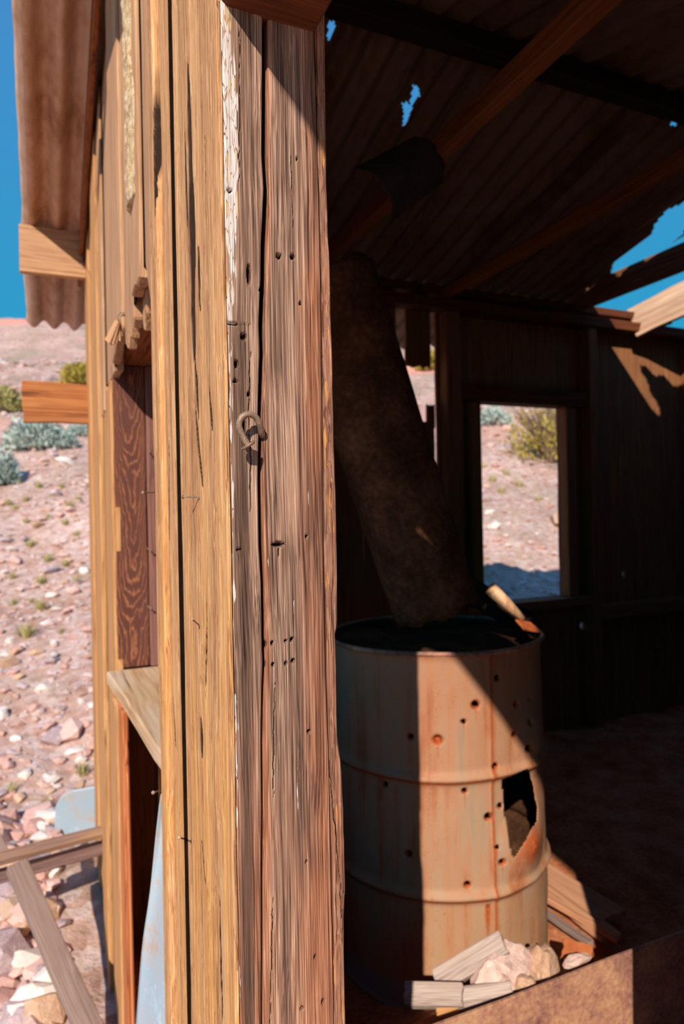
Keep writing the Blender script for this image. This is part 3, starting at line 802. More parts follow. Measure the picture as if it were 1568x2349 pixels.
def build_sill():
    out = [(X0 - 0.022, 1.845), (X0 - 0.012, 1.70), (X0 + 0.004, 1.40), (X0 + 0.012, 1.22), (X0 + 0.022, 1.10), (X0 + 0.026, 1.0), (X0 + 0.026, 0.95), (XI + 0.01, 0.95), (XI + 0.01, 1.845)]
    o = prism('sill', out, 'Z', EZ - 0.437, EZ - 0.404, SILL, window_1, 0.004)
    return o
build_sill()
box('stud', X0 + 0.026, XI - 0.004, 0.985, 1.03, -0.1, EZ + 0.95, W('INNER'), wall_left)
box('stud', X0 + 0.026, XI - 0.004, 1.90, 1.95, -0.1, EZ + 1.25, W('INNER'), wall_left)
box('stud', X0 + 0.026, XI - 0.004, 2.62, 2.70, -0.1, EZ + 1.07, W('INNER'), wall_left)
# lining boards on the room side
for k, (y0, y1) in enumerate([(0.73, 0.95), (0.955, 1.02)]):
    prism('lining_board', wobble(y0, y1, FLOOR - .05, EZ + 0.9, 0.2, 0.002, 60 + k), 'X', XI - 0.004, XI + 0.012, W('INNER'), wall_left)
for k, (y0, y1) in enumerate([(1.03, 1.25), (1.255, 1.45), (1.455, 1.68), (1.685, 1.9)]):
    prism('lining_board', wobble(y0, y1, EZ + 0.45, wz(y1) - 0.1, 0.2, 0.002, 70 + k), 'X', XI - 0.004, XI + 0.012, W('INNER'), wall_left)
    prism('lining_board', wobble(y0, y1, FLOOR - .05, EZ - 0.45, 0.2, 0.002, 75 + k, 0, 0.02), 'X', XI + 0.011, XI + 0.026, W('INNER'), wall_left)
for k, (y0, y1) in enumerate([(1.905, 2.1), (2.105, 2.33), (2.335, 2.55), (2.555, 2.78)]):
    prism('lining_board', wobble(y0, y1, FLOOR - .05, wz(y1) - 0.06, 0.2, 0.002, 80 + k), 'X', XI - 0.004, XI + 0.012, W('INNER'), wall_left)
# trim board under the roof along the slope of the wall, and the thin rake strip
def slope_board(name, x0, x1, y0, y1, drop0, drop1, mat, parent):
    return prism(name, [(y0, roof_back(y0) - drop1), (y1, roof_back(y1) - drop1), (y1, roof_back(y1) - drop0), (y0, roof_back(y0) - drop0)], 'X', x0, x1, mat, parent, 0.003)
slope_board('rake_board', X0 - 0.030, X0 - 0.014, 1.62, 2.95, 0.030, 0.115, W('JOIST', 'Y'), wall_left)

# ------------------------------------------------------------------ back wall
wall_back = tag(empty('wall_back', (2.0, YB, FLOOR)), 'dark back wall of upright boards pierced by a window and holes', 'wall', kind='structure')
def back_plank(x0, x1, z0, z1, seed, j0=0.0, j1=0.0, yoff=0.0, hole=None):
    out = wobble(x0, x1, z0, z1, 0.12, 0.003, seed, j0, j1)
    if hole:
        hx, hz, rx, rz = hole
        # bridge from the last outline point to a ring running the other way round
        ring = [(hx + rx * math.cos(a), hz + rz * math.sin(a)) for a in np.linspace(0, 2 * math.pi, 10, endpoint=False)]
        k = min(range(len(out)), key=lambda i: (out[i][0] - hx) ** 2 + (out[i][1] - hz) ** 2)
        s = min(range(10), key=lambda i: (ring[i][0] - out[k][0]) ** 2 + (ring[i][1] - out[k][1]) ** 2)
        area = sum(out[i][0] * out[(i + 1) % len(out)][1] - out[(i + 1) % len(out)][0] * out[i][1] for i in range(len(out)))
        if area > 0: ring = ring[::-1]; s = 9 - s
        loop = ring[s:] + ring[:s]
        e = 1e-5
        out = out[:k + 1] + loop + [(loop[0][0], loop[0][1] + e)] + [(out[k][0], out[k][1] + e)] + out[k + 1:]
    return prism('plank', out, 'Y', YB + yoff, YB + yoff + 0.02, W('INNER'), wall_back, 0.0 if hole else 0.002)
TOPB = EZ + 1.04
xs = [XI - 0.08, 0.40, 0.58, 0.77, 0.95, 1.14, 1.33, 1.524]
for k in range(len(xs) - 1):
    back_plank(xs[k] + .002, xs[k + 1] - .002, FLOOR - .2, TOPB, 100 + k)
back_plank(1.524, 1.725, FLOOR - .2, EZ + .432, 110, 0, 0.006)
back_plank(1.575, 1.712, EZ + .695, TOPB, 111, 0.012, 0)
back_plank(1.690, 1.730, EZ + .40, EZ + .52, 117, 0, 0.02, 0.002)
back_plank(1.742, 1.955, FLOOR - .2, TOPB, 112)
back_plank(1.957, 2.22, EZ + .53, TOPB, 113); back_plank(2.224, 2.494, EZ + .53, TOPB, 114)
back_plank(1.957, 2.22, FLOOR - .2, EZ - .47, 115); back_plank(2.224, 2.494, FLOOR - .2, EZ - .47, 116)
x = 2.498; k = 0
for wd in (0.20, 0.185, 0.21, 0.19, 0.2, 0.175, 0.21, 0.14):
    hole = None
    if x < 2.632 < x + wd: hole = (2.632, EZ - 0.642, 0.014, 0.024)
    if x < 2.940 < x + wd: hole = (2.940, EZ - 0.379, 0.012, 0.022)
    back_plank(x, x + wd - .004, FLOOR - .2, TOPB - (0.0 if x < 2.9 else 0.02 * (k % 3)), 120 + k, hole=hole)
    x += wd; k += 1
box('stud', 1.757, 1.842, YB - 0.07, YB, FLOOR - .1, EZ + .96, W('INNER'), wall_back)
box('stud', 2.640, 2.700, YB - 0.08, YB, FLOOR - .1, EZ + .96, W('INNER'), wall_back)
box('stud', 3.42, 3.49, YB - 0.08, YB, FLOOR - .1, EZ + .96, W('INNER'), wall_back)
box('stud', 0.9, 0.97, YB - 0.08, YB, FLOOR - .1, EZ + .96, W('INNER'), wall_back)
box('top_plate', X0 - 0.02, XR, YB - 0.095, YB - 0.002, EZ + .962, EZ + 1.012, W('SOOT', 'X'), wall_back)
box('top_plate', 1.2, 3.3, YB - 0.05, YB + 0.018, EZ + 1.045, EZ + 1.085, W('SOOT', 'X'), wall_back)
box('girt', 2.702, 3.418, YB - 0.075, YB - 0.002, EZ - .605, EZ - .53, W('INNER', 'X'), wall_back)
window_2 = tag(empty('window_2', (2.22, YB, EZ - 0.47)), 'glassless window frame in the back wall looking onto the hillside', 'window', kind='structure')
box('frame_side', 1.900, 1.957, YB - 0.06, YB - 0.001, EZ - .47, EZ + .53, W('INNER'), window_2)
box('frame_side', 2.494, 2.560, YB - 0.06, YB - 0.001, EZ - .47, EZ + .53, W('INNER'), window_2)
box('frame_top', 1.845, 2.636, YB - 0.07, YB - 0.001, EZ + .532, EZ + .614, W('SOOT', 'X'), window_2)
box('frame_sill', 1.845, 2.636, YB - 0.09, YB + 0.03, EZ - .515, EZ - .472, W('INNER', 'X'), window_2)
# boards of the back wall that run out past the corner under the eave
lookout = board_ab('lookout_board', (-0.088, YB - 0.05, EZ + 1.005), (X0 + 0.02, YB - 0.05, EZ + 1.005), 0.175, 0.03, W('TAN'), (0, -1, 0), wall_back, 11)
rail_end = board_ab('projecting_board', (-0.088, YB - 0.03, EZ + 0.437), (X0 + 0.02, YB - 0.03, EZ + 0.437), 0.152, 0.035,
                    wood('wood_rail_end', srgb(76, 42, 26), srgb(168, 104, 60), srgb(204, 144, 92), stain=srgb(120, 66, 40), fine=110, contrast=1.3, crack=0.9), (0, -1, 0), wall_back, 12, 0.003, 0.004)

# ------------------------------------------------------------------ the other walls (they keep the room dark)
wall_front = tag(empty('wall_front', (2.2, YN, FLOOR)), 'plank front wall beside the doorway', 'wall', kind='structure')
x = 0.785; k = 0
while x < XR - 0.05:
    prism('plank', wobble(x, x + 0.196, FLOOR - .3, EZ + 0.98, 0.2, 0.003, 140 + k), 'Y', YN, YN + 0.02, W('GREY'), wall_front); x += 0.2; k += 1
wall_right = tag(empty('wall_right', (XR, 1.7, FLOOR)), 'plank end wall on the far side of the shack', 'wall', kind='structure')
y = YN + 0.03; k = 0
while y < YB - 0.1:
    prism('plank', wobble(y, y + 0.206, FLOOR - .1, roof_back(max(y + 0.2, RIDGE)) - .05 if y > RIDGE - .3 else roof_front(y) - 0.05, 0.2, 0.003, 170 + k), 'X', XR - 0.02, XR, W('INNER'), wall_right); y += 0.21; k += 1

# ------------------------------------------------------------------ roof
roof = tag(empty('roof', (1.4, RIDGE, EZ + 1.35)), 'corrugated iron roof on timber joists, torn open at one end', 'roof', kind='structure')
def corrugated(name, x0, x1, y0, y1, zfun, holes=(), skew=(0, 0), pitch=0.088, amp=0.014, seg=8, dy=0.03, mat=None, parent=None, ragged=0.0, lift=0.0, seed=0):
    nx = int(round((x1 - x0) / pitch * seg)) + 1
    ny = max(2, int(round((y1 - y0) / dy)) + 1)
    xs = np.linspace(x0, x1, nx); ys = np.linspace(y0, y1, ny)
    Xg, Yg = np.meshgrid(xs, ys)
    t = (Yg - y0) / (y1 - y0)
    Xs = Xg + (skew[0] * (1 - t) + skew[1] * t) * (x1 - Xg) / (x1 - x0)
    if ragged:
        Xs = Xs + (fbm(Yg * 3.0, 2.0, seed, 3) - .5) * ragged * ((x1 - Xg) / (x1 - x0)) ** 6
    Z = zfun(Yg) + amp * np.cos(Xg / pitch * 2 * math.pi) + (fbm(Xg * 2, Yg * 2, seed, 2) - .5) * 0.012 + lift
    V = np.stack([Xs, Yg, Z], -1).reshape(-1, 3)
    jj, ii = np.meshgrid(np.arange(ny - 1), np.arange(nx - 1), indexing='ij')
    cx = (Xs[:-1, :-1] + Xs[1:, 1:]) / 2; cy = (Yg[:-1, :-1] + Yg[1:, 1:]) / 2
    keep = np.ones(cx.shape, bool)
    for poly in holes: keep &= ~in_poly(cx, cy, poly)
    a = jj * nx + ii
    F = np.stack([a, a + 1, a + nx + 1, a + nx], -1)[keep]
    used = np.unique(F); remap = -np.ones(len(V), int); remap[used] = np.arange(len(used))
    me = to_mesh(name, V[used], remap[F], smooth=True)
    o = link(name, me, mat or M_IRON, parent)
    m = o.modifiers.new('gauge', 'SOLIDIFY'); m.thickness = 0.0012; m.offset = 0
    return o
def on_roof(px, py, A=1.77, B=-0.24):
    d = ray(px, py); t = A / (d[2] - B * d[1]); return (float(d[0] * t), float(d[1] * t))
def sun_back(P, A, B):
    """where the ray from the sun to P crosses the roof plane z = EZ + A + B*y"""
    s = SUN_DIR; t = (EZ + A + B * P[1] - P[2]) / (-s.z + B * s.y) if False else None
    # P - s*t on the plane
    tt = (EZ + A + B * P[1] - P[2]) / (-s.z + B * s.y)
    return (float(P[0] - s.x * tt), float(P[1] - s.y * tt))
holes_back = [
    [on_roof(*p) for p in [(948, 200), (960, 198), (963, 210), (950, 222), (942, 245), (936, 268), (928, 284), (922, 282), (926, 258), (922, 245), (930, 234), (938, 236), (944, 216)]],
    [on_roof(*p) for p in [(754, 40), (768, 38), (768, 56), (760, 70), (753, 90), (750, 70)]],
    [on_roof(*p) for p in [(1536, 284), (1541, 272), (1552, 272), (1548, 286)]]]
edge_x = [on_roof(1568, 455), on_roof(1430, 590), on_roof(1345, 672)]
REDGE = interp([(q[1], q[0]) for q in edge_x])
# back slope, sheet by sheet; the last one is torn off along its outer side
bx = [-0.078, 0.58, 1.24, 1.90, 2.58]
for k in range(4):
    poly = list(holes_back)
    if k == 3:
        ys_ = np.linspace(RIDGE - .1, 3.6, 30)
        poly = poly + [[(float(REDGE(y)) + 0.02 * math.sin(y * 23), float(y)) for y in ys_] + [(3.2, 3.6), (3.2, RIDGE - .1)]]
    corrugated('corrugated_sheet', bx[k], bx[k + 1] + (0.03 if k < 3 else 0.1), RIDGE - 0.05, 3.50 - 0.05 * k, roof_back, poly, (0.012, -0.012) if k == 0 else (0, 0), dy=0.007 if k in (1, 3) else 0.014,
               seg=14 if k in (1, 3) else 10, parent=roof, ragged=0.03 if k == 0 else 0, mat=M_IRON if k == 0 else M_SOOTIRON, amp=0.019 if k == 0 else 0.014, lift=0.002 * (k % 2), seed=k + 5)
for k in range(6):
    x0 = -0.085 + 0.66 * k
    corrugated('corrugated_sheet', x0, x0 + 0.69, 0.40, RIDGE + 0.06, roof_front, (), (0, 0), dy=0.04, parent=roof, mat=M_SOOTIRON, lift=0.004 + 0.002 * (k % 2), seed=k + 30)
hole_porch = [sun_back(on_d(*p), 0.92, 0.144) for p in [(1108, 1338, 1.72), (1136, 1336, 1.72), (1205, 1405, 1.74), (1232, 1425, 1.74), (1236, 1452, 1.70), (1190, 1446, 1.70), (1176, 1418, 1.74), (1145, 1390, 1.74)]]  # unseen hole, placed so a sunbeam lands on the handle
for k in range(5):  # porch sheets lengthened unseen behind the camera to cut sky fill
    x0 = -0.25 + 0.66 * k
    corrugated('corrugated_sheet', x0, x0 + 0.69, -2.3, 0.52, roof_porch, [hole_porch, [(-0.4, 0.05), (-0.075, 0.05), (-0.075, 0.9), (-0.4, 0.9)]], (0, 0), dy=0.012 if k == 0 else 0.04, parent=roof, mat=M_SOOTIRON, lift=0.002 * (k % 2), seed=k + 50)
corrugated('corrugated_sheet', 2.46, 2.92, 1.50, 2.28, roof_back, [[(2.3, 2.6), (2.3, 1.0), (2.45, 1.4), (2.495, 1.69), (2.70, 2.24), (2.70, 2.6)], [(2.70, 2.6), (2.70, 2.24), (2.88, 2.07), (2.95, 2.0), (3.0, 2.6)]], dy=0.02, parent=roof, mat=M_SOOTIRON, lift=0.006, seed=77)  # fragment added mostly out of view to trim the sun patch indoors
def beam_y(name, xc, w, y0, y1, zc, h, mat): return box(name, xc - w / 2, xc + w / 2, y0, y1, zc - h / 2, zc + h / 2, mat, roof, 0.004)
beam_y('joist', 1.05, 0.045, YN + 0.03, YB - 0.03, EZ + 1.00, 0.06, W('JOIST', 'Y')).location.z = 0.045
beam_y('joist', 1.77, 0.04, YN + 0.03, YB - 0.03, EZ + 1.045, 0.05, W('JOIST', 'Y')).location.z = 0.0
beam_y('joist', 2.612, 0.06, YN + 0.03, YB - 0.03, EZ + 1.120, 0.11, W('INNER', 'Y')).location.z = -0.01
box('purlin', -0.2, XR - .03, RIDGE - 0.03, RIDGE + 0.03, roof_back(RIDGE) - 0.075, roof_back(RIDGE) - 0.016, wood('wood_charred', srgb(22, 16, 12), srgb(40, 28, 22), srgb(60, 44, 34), axis='X'), roof)  # ridge purlin coloured near black so it sinks into the roof's shade
box('purlin', -0.22, 3.0, -2.2, -2.14, roof_porch(-2.17) - 0.11, roof_porch(-2.17) - 0.014, W('GREY', 'X'), roof)  # under the lengthened porch end, unseen behind the camera
box('purlin', 0.45, 3.0, 0.22, 0.28, roof_porch(.25) - 0.10, roof_porch(.25) - 0.014, W('GREY', 'X'), roof)
# pale broken board left on the back wall where the roof is gone
tag(board_ab('loose_roof_board', on_y(1448, 742, YB - 0.04), on_y(1690, 628, 2.34), 0.19, 0.022,
             wood('wood_loose', srgb(120, 84, 62), srgb(188, 150, 120), srgb(214, 184, 156), stain=srgb(110, 78, 60), fine=70), (-.5, -.75, .42), None, 19, 0.01, 0.006),
    'pale broken board jutting over the back wall under the open sky', 'board')

# ------------------------------------------------------------------ oil drum
DC = on_d(998, 1700, 1.83); DR, DH = 0.285, 0.845
def drum_pt(px, py, r=DR):
    d = ray(px, py)
    a = d[0] ** 2 + d[1] ** 2; b = -2 * (d[0] * DC[0] + d[1] * DC[1]); c = DC[0] ** 2 + DC[1] ** 2 - r * r
    disc = max(b * b - 4 * a * c, 0.0)
    p = EYE + d * ((-b - math.sqrt(disc)) / 2 / a)
    return math.atan2(p[1] - DC[1], p[0] - DC[0]), p[2] - FLOOR
drum = tag(empty('oil_drum', (DC[0], DC[1], FLOOR)), 'rusty orange steel drum, shot through and torn open, half in sunlight', 'drum')
def build_drum():
    nt, nz = 420, 300
    th = np.linspace(0, 2 * math.pi, nt, endpoint=False) - math.pi * 1.5
    zz = np.linspace(0, DH, nz)
    T, Z = np.meshgrid(th, zz)
    Rr = np.full_like(T, DR)
    for hz in (EZ - 0.624 - FLOOR, EZ - 0.900 - FLOOR):
        Rr += 0.011 * np.exp(-((Z - hz) / 0.011) ** 2)
    Rr += 0.004 * (np.exp(-((Z - DH) / 0.012) ** 2) + np.exp(-((Z) / 0.012) ** 2))
    Rr += (fbm(np.cos(T) * 2 + 5, np.sin(T) * 2 + Z * 4, 3, 3) - .5) * 0.014
    rust = np.zeros_like(T)
    for hz in (EZ - 0.624 - FLOOR, EZ - 0.900 - FLOOR): rust = np.maximum(rust, 0.8 * np.exp(-((Z - hz + 0.008) / 0.007) ** 2))
    rust = np.maximum(rust, 0.55 * np.exp(-((Z - DH) / 0.02) ** 2))
    kill = np.zeros(T.shape, bool)
    def ang(a): return (T - a + math.pi) % (2 * math.pi) - math.pi
    shots = [(1090, 1617, 9), (1135, 1758, 7), (1120, 1875, 8), (1072, 2031, 7), (1065, 1815, 6), (1148, 1975, 7), (1003, 1697, 10), (1148, 1850, 6), (1062, 1655, 5), (1137, 1942, 4),
             (1185, 1615, 7), (1215, 1600, 6), (1212, 1655, 7), (1180, 1685, 7), (1205, 1715, 9), (1140, 1555, 6), (935, 1960, 8), (940, 1690, 7), (880, 1800, 7)]
    for px, py, rp in shots:
        a, z = drum_pt(px, py)
        d = np.hypot(ang(a) * DR, Z - z)
        rm = rp * 1.3 / FP
        Rr -= 0.020 * np.clip(1.2 - d / (rm * 1.5), 0, 1) ** 1.5
        rust = np.maximum(rust, np.clip(1.5 - d / (rm * 1.7), 0, 1) * 0.9)
        run = np.clip(1 - np.abs(ang(a)) * DR / (rm * 0.8), 0, 1) * np.clip(1 - (z - Z) / 0.09, 0, 1) * (Z < z)
        rust = np.maximum(rust, run * 0.8)
        if rp <= 9: kill |= d < rm * 0.62
    a_seam = drum_pt(1127, 1700)[0]
    sd = ang(a_seam) * DR
    rust = np.maximum(rust, 0.95 * np.exp(-(sd / 0.004) ** 2))
    Rr += 0.0025 * np.exp(-(sd / 0.005) ** 2)
    a0, z0 = drum_pt(1118, 2120)
    rust = np.maximum(rust, np.clip(1.1 - np.abs(ang(a0)) * DR / 0.012, 0, 1) * np.clip(1 - (z0 + .05 - Z) / .18, 0, 1) * (Z < z0 + .05))
    # the tear on the right with its curled lip
    tear = [drum_pt(*p) for p in [(1150, 1790), (1166, 1782), (1198, 1762), (1212, 1772), (1222, 1800), (1228, 1850), (1220, 1880), (1204, 1895), (1186, 1925), (1168, 1962), (1162, 1950), (1158, 1900), (1155, 1840)]]
    Tm = (T - tear[0][0] + math.pi) % (2 * math.pi) - math.pi + tear[0][0]
    tear = [(((a - tear[0][0] + math.pi) % (2 * math.pi)) - math.pi + tear[0][0], z) for a, z in tear]
    kill |= in_poly(Tm, Z, tear)
    ta, tz = drum_pt(1205, 1935)
    d = np.hypot(ang(ta) * DR * 0.8, (Z - tz) * 0.8)
    Rr += 0.030 * np.clip(1 - d / 0.085, 0, 1) ** 1.2
    rust = np.maximum(rust, np.clip(1 - d / 0.08, 0, 1) * 0.9)
    ba, bz = drum_pt(1225, 1700)
    d = np.hypot(ang(ba) * DR, Z - bz); Rr += 0.020 * np.clip(1 - d / 0.09, 0, 1)
    # bent opening at the top rim
    oa, oz = drum_pt(1000, 1500)
    V = np.stack([Rr * np.cos(T), Rr * np.sin(T), Z], -1).reshape(-1, 3)
    jj, ii = np.meshgrid(np.arange(nz - 1), np.arange(nt), indexing='ij')
    i2 = (ii + 1) % nt
    kk = kill[:-1, :] | kill[1:, :]
    F = np.stack([jj * nt + ii, jj * nt + i2, (jj + 1) * nt + i2, (jj + 1) * nt + ii], -1)[~kk[jj, ii]]
    me = to_mesh('body', V, F, smooth=True)
    me.attributes.new('rust', 'FLOAT', 'POINT').data.foreach_set('value', rust.reshape(-1).astype(np.float32))
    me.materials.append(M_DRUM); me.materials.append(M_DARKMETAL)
    o = link('body', me, None, None, Matrix.Translation((DC[0], DC[1], FLOOR)))
    o.parent = drum; o.matrix_parent_inverse = Matrix.Translation((-DC[0], -DC[1], -FLOOR))
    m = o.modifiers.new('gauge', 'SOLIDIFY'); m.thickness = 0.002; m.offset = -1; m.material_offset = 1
    # lid, dented in, open along the front left
    oa = drum_pt(1003, 1490)[0]
    nr, ns = 16, 72
    V = [(0, 0, DH - 0.03)]; F = []
    for i in range(1, nr + 1):
        for k in range(ns):
            a = 2 * math.pi * k / ns; r = (DR - 0.006) * i / nr
            da = (a - oa + math.pi) % (2 * math.pi) - math.pi
            z = DH - 0.022 + 0.012 * math.sin(3 * a + 1) * (i / nr) - 0.05 * math.exp(-(da / 0.30) ** 2) * max(0, i / nr - .6) / .4
            V.append((r * math.cos(a), r * math.sin(a), z))
    F += [(0, 1 + k, 1 + (k + 1) % ns) for k in range(ns)]
    for i in range(nr - 1):
        F += [(1 + i * ns + k, 1 + (i + 1) * ns + k, 1 + (i + 1) * ns + (k + 1) % ns, 1 + i * ns + (k + 1) % ns) for k in range(ns)]
    me = to_mesh('lid', V, F, smooth=True)
    o = link('lid', me, M_DARKMETAL, None, Matrix.Translation((DC[0], DC[1], FLOOR)))
    o.parent = drum; o.matrix_parent_inverse = Matrix.Translation((-DC[0], -DC[1], -FLOOR))
    m = o.modifiers.new('gauge', 'SOLIDIFY'); m.thickness = 0.002
    # rolled rim
    pts = [(DC[0] + (DR + 0.002) * math.cos(a), DC[1] + (DR + 0.002) * math.sin(a), FLOOR + DH + 0.001 * math.sin(5 * a)) for a in np.linspace(0, 2 * math.pi, 97)]
    tube('rim', pts, 0.006, M_PLATE, drum, 8, False)
build_drum()

# things on and around the drum
def bent_sheet(name, a, b, ra, rb, arc, face, mat, label, cat, nseg=26, nlen=40, rag=0.01, seed=1, thick=0.0015):
    """a sheet bent round the axis a->b (part of a tube), opening away from the direction face"""
    M, L = oriented(a, b, face)
    V = []
    for j in range(nlen + 1):
        t = j / nlen; r = ra * (1 - t) + rb * t
        for i in range(nseg + 1):
            q = (i / nseg - .5) * arc
            rr = r * (1 + 0.05 * float(fbm(np.array(q * 1.5), np.array(t * 4), seed, 3) - .5))
            z = t * L + rag * (float(vnoise(q * 4, seed)) - .5) * (2 if j in (0, nlen) else 0)
            V.append((rr * math.sin(q), rr * math.cos(q), z))
    F = [(j * (nseg + 1) + i, j * (nseg + 1) + i + 1, (j + 1) * (nseg + 1) + i + 1, (j + 1) * (nseg + 1) + i) for j in range(nlen) for i in range(nseg)]
    o = link(name, to_mesh(name, V, F, smooth=True), mat, None, M)
    m = o.modifiers.new('gauge', 'SOLIDIFY'); m.thickness = thick; m.offset = 0
    return tag(o, label, cat)
bent_sheet('leaning_metal_hood', on_d(1000, 1402, 1.72), on_d(752, 640, 1.72), 0.112, 0.125, 3.3, (-0.2, -1, 0.1), M_DARKMETAL,
           'curved sooty sheet of metal leaning on top of the drum', 'metal sheet', seed=4)
HANDLE = wood('wood_handle', srgb(150, 100, 66), srgb(212, 164, 124), srgb(232, 194, 156))
hb = [on_d(1124, 1350, 1.72), on_d(1160, 1384, 1.73), on_d(1196, 1420, 1.74)]
tag(tube('wooden_handle', hb, [0.018, 0.0155, 0.011], HANDLE, None, 12), 'short sunlit wooden handle propped on the rim of the drum', 'handle')
tag(board_ab('rusty_scrap', on_d(1192, 1434, 1.70), on_d(1228, 1441, 1.76), 0.035, 0.006, mat_metal('orange_rust', [srgb(170, 80, 36), srgb(216, 120, 66)], 20), (0.1, -.6, .8), None, 23, 0.004, 0.004),
    'small orange rusty scrap lying on the rim of the drum', 'scrap')
tag(board_ab('charred_board', on_d(1060, 1345, 1.86), on_d(1215, 1432, 1.80), 0.07, 0.014, wood('wood_charred', srgb(22, 16, 12), srgb(40, 28, 22), srgb(60, 44, 34)), (-.3, -1, .35), None, 24, 0.006, 0.012),
    'dark charred board lying on the drum behind the wooden handle', 'board')
# torn grey sheet hanging from the roof
bent_sheet('hanging_metal_sheet', on_d(830, 470, 1.75), on_d(960, 385, 1.9), 0.09, 0.08, 2.2, (-.2, -1, -.2), mat_metal('grey_zinc', [srgb(52, 44, 42), srgb(80, 72, 70)], 8, 0.95, 0.0, 0.2, 0.04),
           'torn grey metal sheet hanging under the dark roof', 'metal sheet', seed=8)
# rusty plate across the doorway
pl = on_y(1415, 2195, 1.0)[2]
plate = prism('rusty_plate', [(0.30, FLOOR - .01), (1.28, FLOOR - .01), (1.283, pl - .002), (1.0, pl + .001), (0.75, pl - .002), (0.5, pl + .001), (0.30, pl)], 'Y', 1.0, 1.007, M_PLATE, None, 0.001)
tag(plate, 'brown pitted steel plate standing on edge in front of the rubble', 'plate')
def bit(name, p0, p1, w, t, mat, label, cat, nrm=(0, -.5, .9), seed=1, jag=0.003, amp=0.002, taper=0.0):
    return tag(board_ab(name, on_d(*p0), on_d(*p1), w, t, mat, nrm, None, seed, amp, jag, taper), label, cat)
bit('bleached_timber', (1003, 2252, 1.36), (1156, 2160, 1.37), 0.042, 0.03, M_WHITEWOOD, 'bleached grey timber offcut leaning up against the foot of the drum', 'timber', (-.2, -.6, .8), 31)
bit('bleached_timber', (928, 2283, 1.30), (1062, 2283, 1.28), 0.040, 0.02, M_WHITEWOOD, 'short flat grey timber lying level below the drum', 'timber', (0, -.6, .8), 32)
bit('splintered_timber', (1048, 2318, 1.28), (1180, 2300, 1.29), 0.072, 0.03, M_WHITEWOOD, 'white splintered timber block just behind the steel plate', 'timber', (0, -.75, .7), 33, 0.008)
bit('wood_chip', (1000, 2322, 1.27), (1050, 2306, 1.27), 0.012, 0.006, W('GOLD'), 'thin orange wood chip beside the white splintered block', 'wood chip', (0, -.5, .8), 34)
bit('brick_fragment', (1290, 2188, 1.48), (1356, 2204, 1.45), 0.055, 0.03, mat_metal('red_brick_clay', [srgb(176, 96, 56), srgb(206, 124, 76)], 30), 'rust coloured flat block at the sunlit edge of the rubble', 'block', (0, -.4, .9), 35)
# boards lying on the floor to the right of the drum
FB = wood('wood_floor_board', srgb(128, 84, 58), srgb(198, 142, 106), srgb(222, 176, 140), stain=srgb(170, 112, 78), fine=120)
def floor_bit(name, p0, p1, w, t, label, seed, z=0.0, mat=FB):
    a = EYE + ray(*p0) * ((FLOOR + z - EZ) / ray(*p0)[2]); b = EYE + ray(*p1) * ((FLOOR + z - EZ) / ray(*p1)[2])
    return tag(board_ab(name, a, b, w, t, mat, (0, 0, 1), None, seed, 0.004, 0.006), label, 'board')
floor_bit('floor_board', (1200, 1985), (1400, 2110), 0.13, 0.02, 'wide dusty board lying behind the drum at the edge of the light', 51, 0.03)
floor_bit('floor_lath', (1222, 2042), (1418, 2152), 0.028, 0.018, 'narrow wooden lath lying across the sunlit floor boards', 52, 0.055)
floor_bit('floor_lath', (1225, 2075), (1355, 2165), 0.022, 0.014, 'thin grey lath nearest the drum on the dirt floor', 53, 0.045, W('GREY'))
floor_bit('floor_board', (1240, 2030), (1400, 2150), 0.06, 0.016, 'short board lying beneath the narrow lath beside the drum', 54, 0.035)

# ------------------------------------------------------------------ nails
def nail(name, pts, r, head, label, group=None):
    t = tag(empty(name, pts[0]), label, 'nail', group)
    tube('shank', pts, r, M_NAIL, t, 10)
    a, b = Vector(pts[-2]), Vector(pts[-1]); d = (b - a).normalized()
    tube('head', [b - d * r * .3, b + d * r * .1, b + d * r * .55], [head, head * 1.02, head * .8], M_NAIL, t, 14)
    return t
def smooth_path(pts, n=8):
    P = [np.array(p) for p in pts]; out = []
    for i in range(len(P) - 1):
        p0, p1, p2, p3 = P[max(i - 1, 0)], P[i], P[i + 1], P[min(i + 2, len(P) - 1)]
        for k in range(n):
            t = k / n
            out.append(0.5 * (2 * p1 + (p2 - p0) * t + (2 * p0 - 5 * p1 + 4 * p2 - p3) * t * t + (3 * p1 - p0 - 3 * p2 + p3) * t ** 3))
    return out + [P[-1]]
big = [on_y(603, 1004, YN + 0.012), on_y(600, 994, YN - 0.001), on_y(596, 976, YN - 0.008), on_y(586, 957, YN - 0.012), on_y(571, 950, YN - 0.014), on_y(555, 957, YN - 0.014), on_y(548, 974, YN - 0.013), on_y(553, 993, YN - 0.012),
       on_y(562, 1010, YN - 0.012), on_y(569, 1021, YN - 0.012)]
nail('bent_nail', smooth_path(big), 0.0030, 0.0072, 'thick rusty nail bent into a hook on the door jamb')
def px_nail(p, q, label, r=0.0011, sag=0.0):
    a, b = np.array(p, float), np.array(q, float); m = (a + b) / 2; m[2] += sag
    return nail('nail', smooth_path([a, m, b], 5), r, r * 2.2, label)
px_nail(on_x(465, 1142, X0 + .006), on_x(419, 1140, X0 - .012), 'thin bent nail lying across the golden corner plank', 0.0009, 0.0006)
px_nail(on_x(357, 1129, X0 + .01), on_d(327, 1130, 1.06), 'thin nail sticking out into the window opening', 0.0011)
px_nail(on_x(368, 1813, X0 + .01), on_d(351, 1818, 1.00), 'short nail sticking out beneath the window sill', 0.0012)
px_nail(on_x(206, 614, X0 + .02), on_d(187, 608, 2.2), 'pale wire nail under the eave at the far planks', 0.0012)
px_nail(on_x(460, 1437, X0 + .006), on_x(440, 1420, X0 - .008), 'small bent nail low on the golden corner plank', 0.0008)
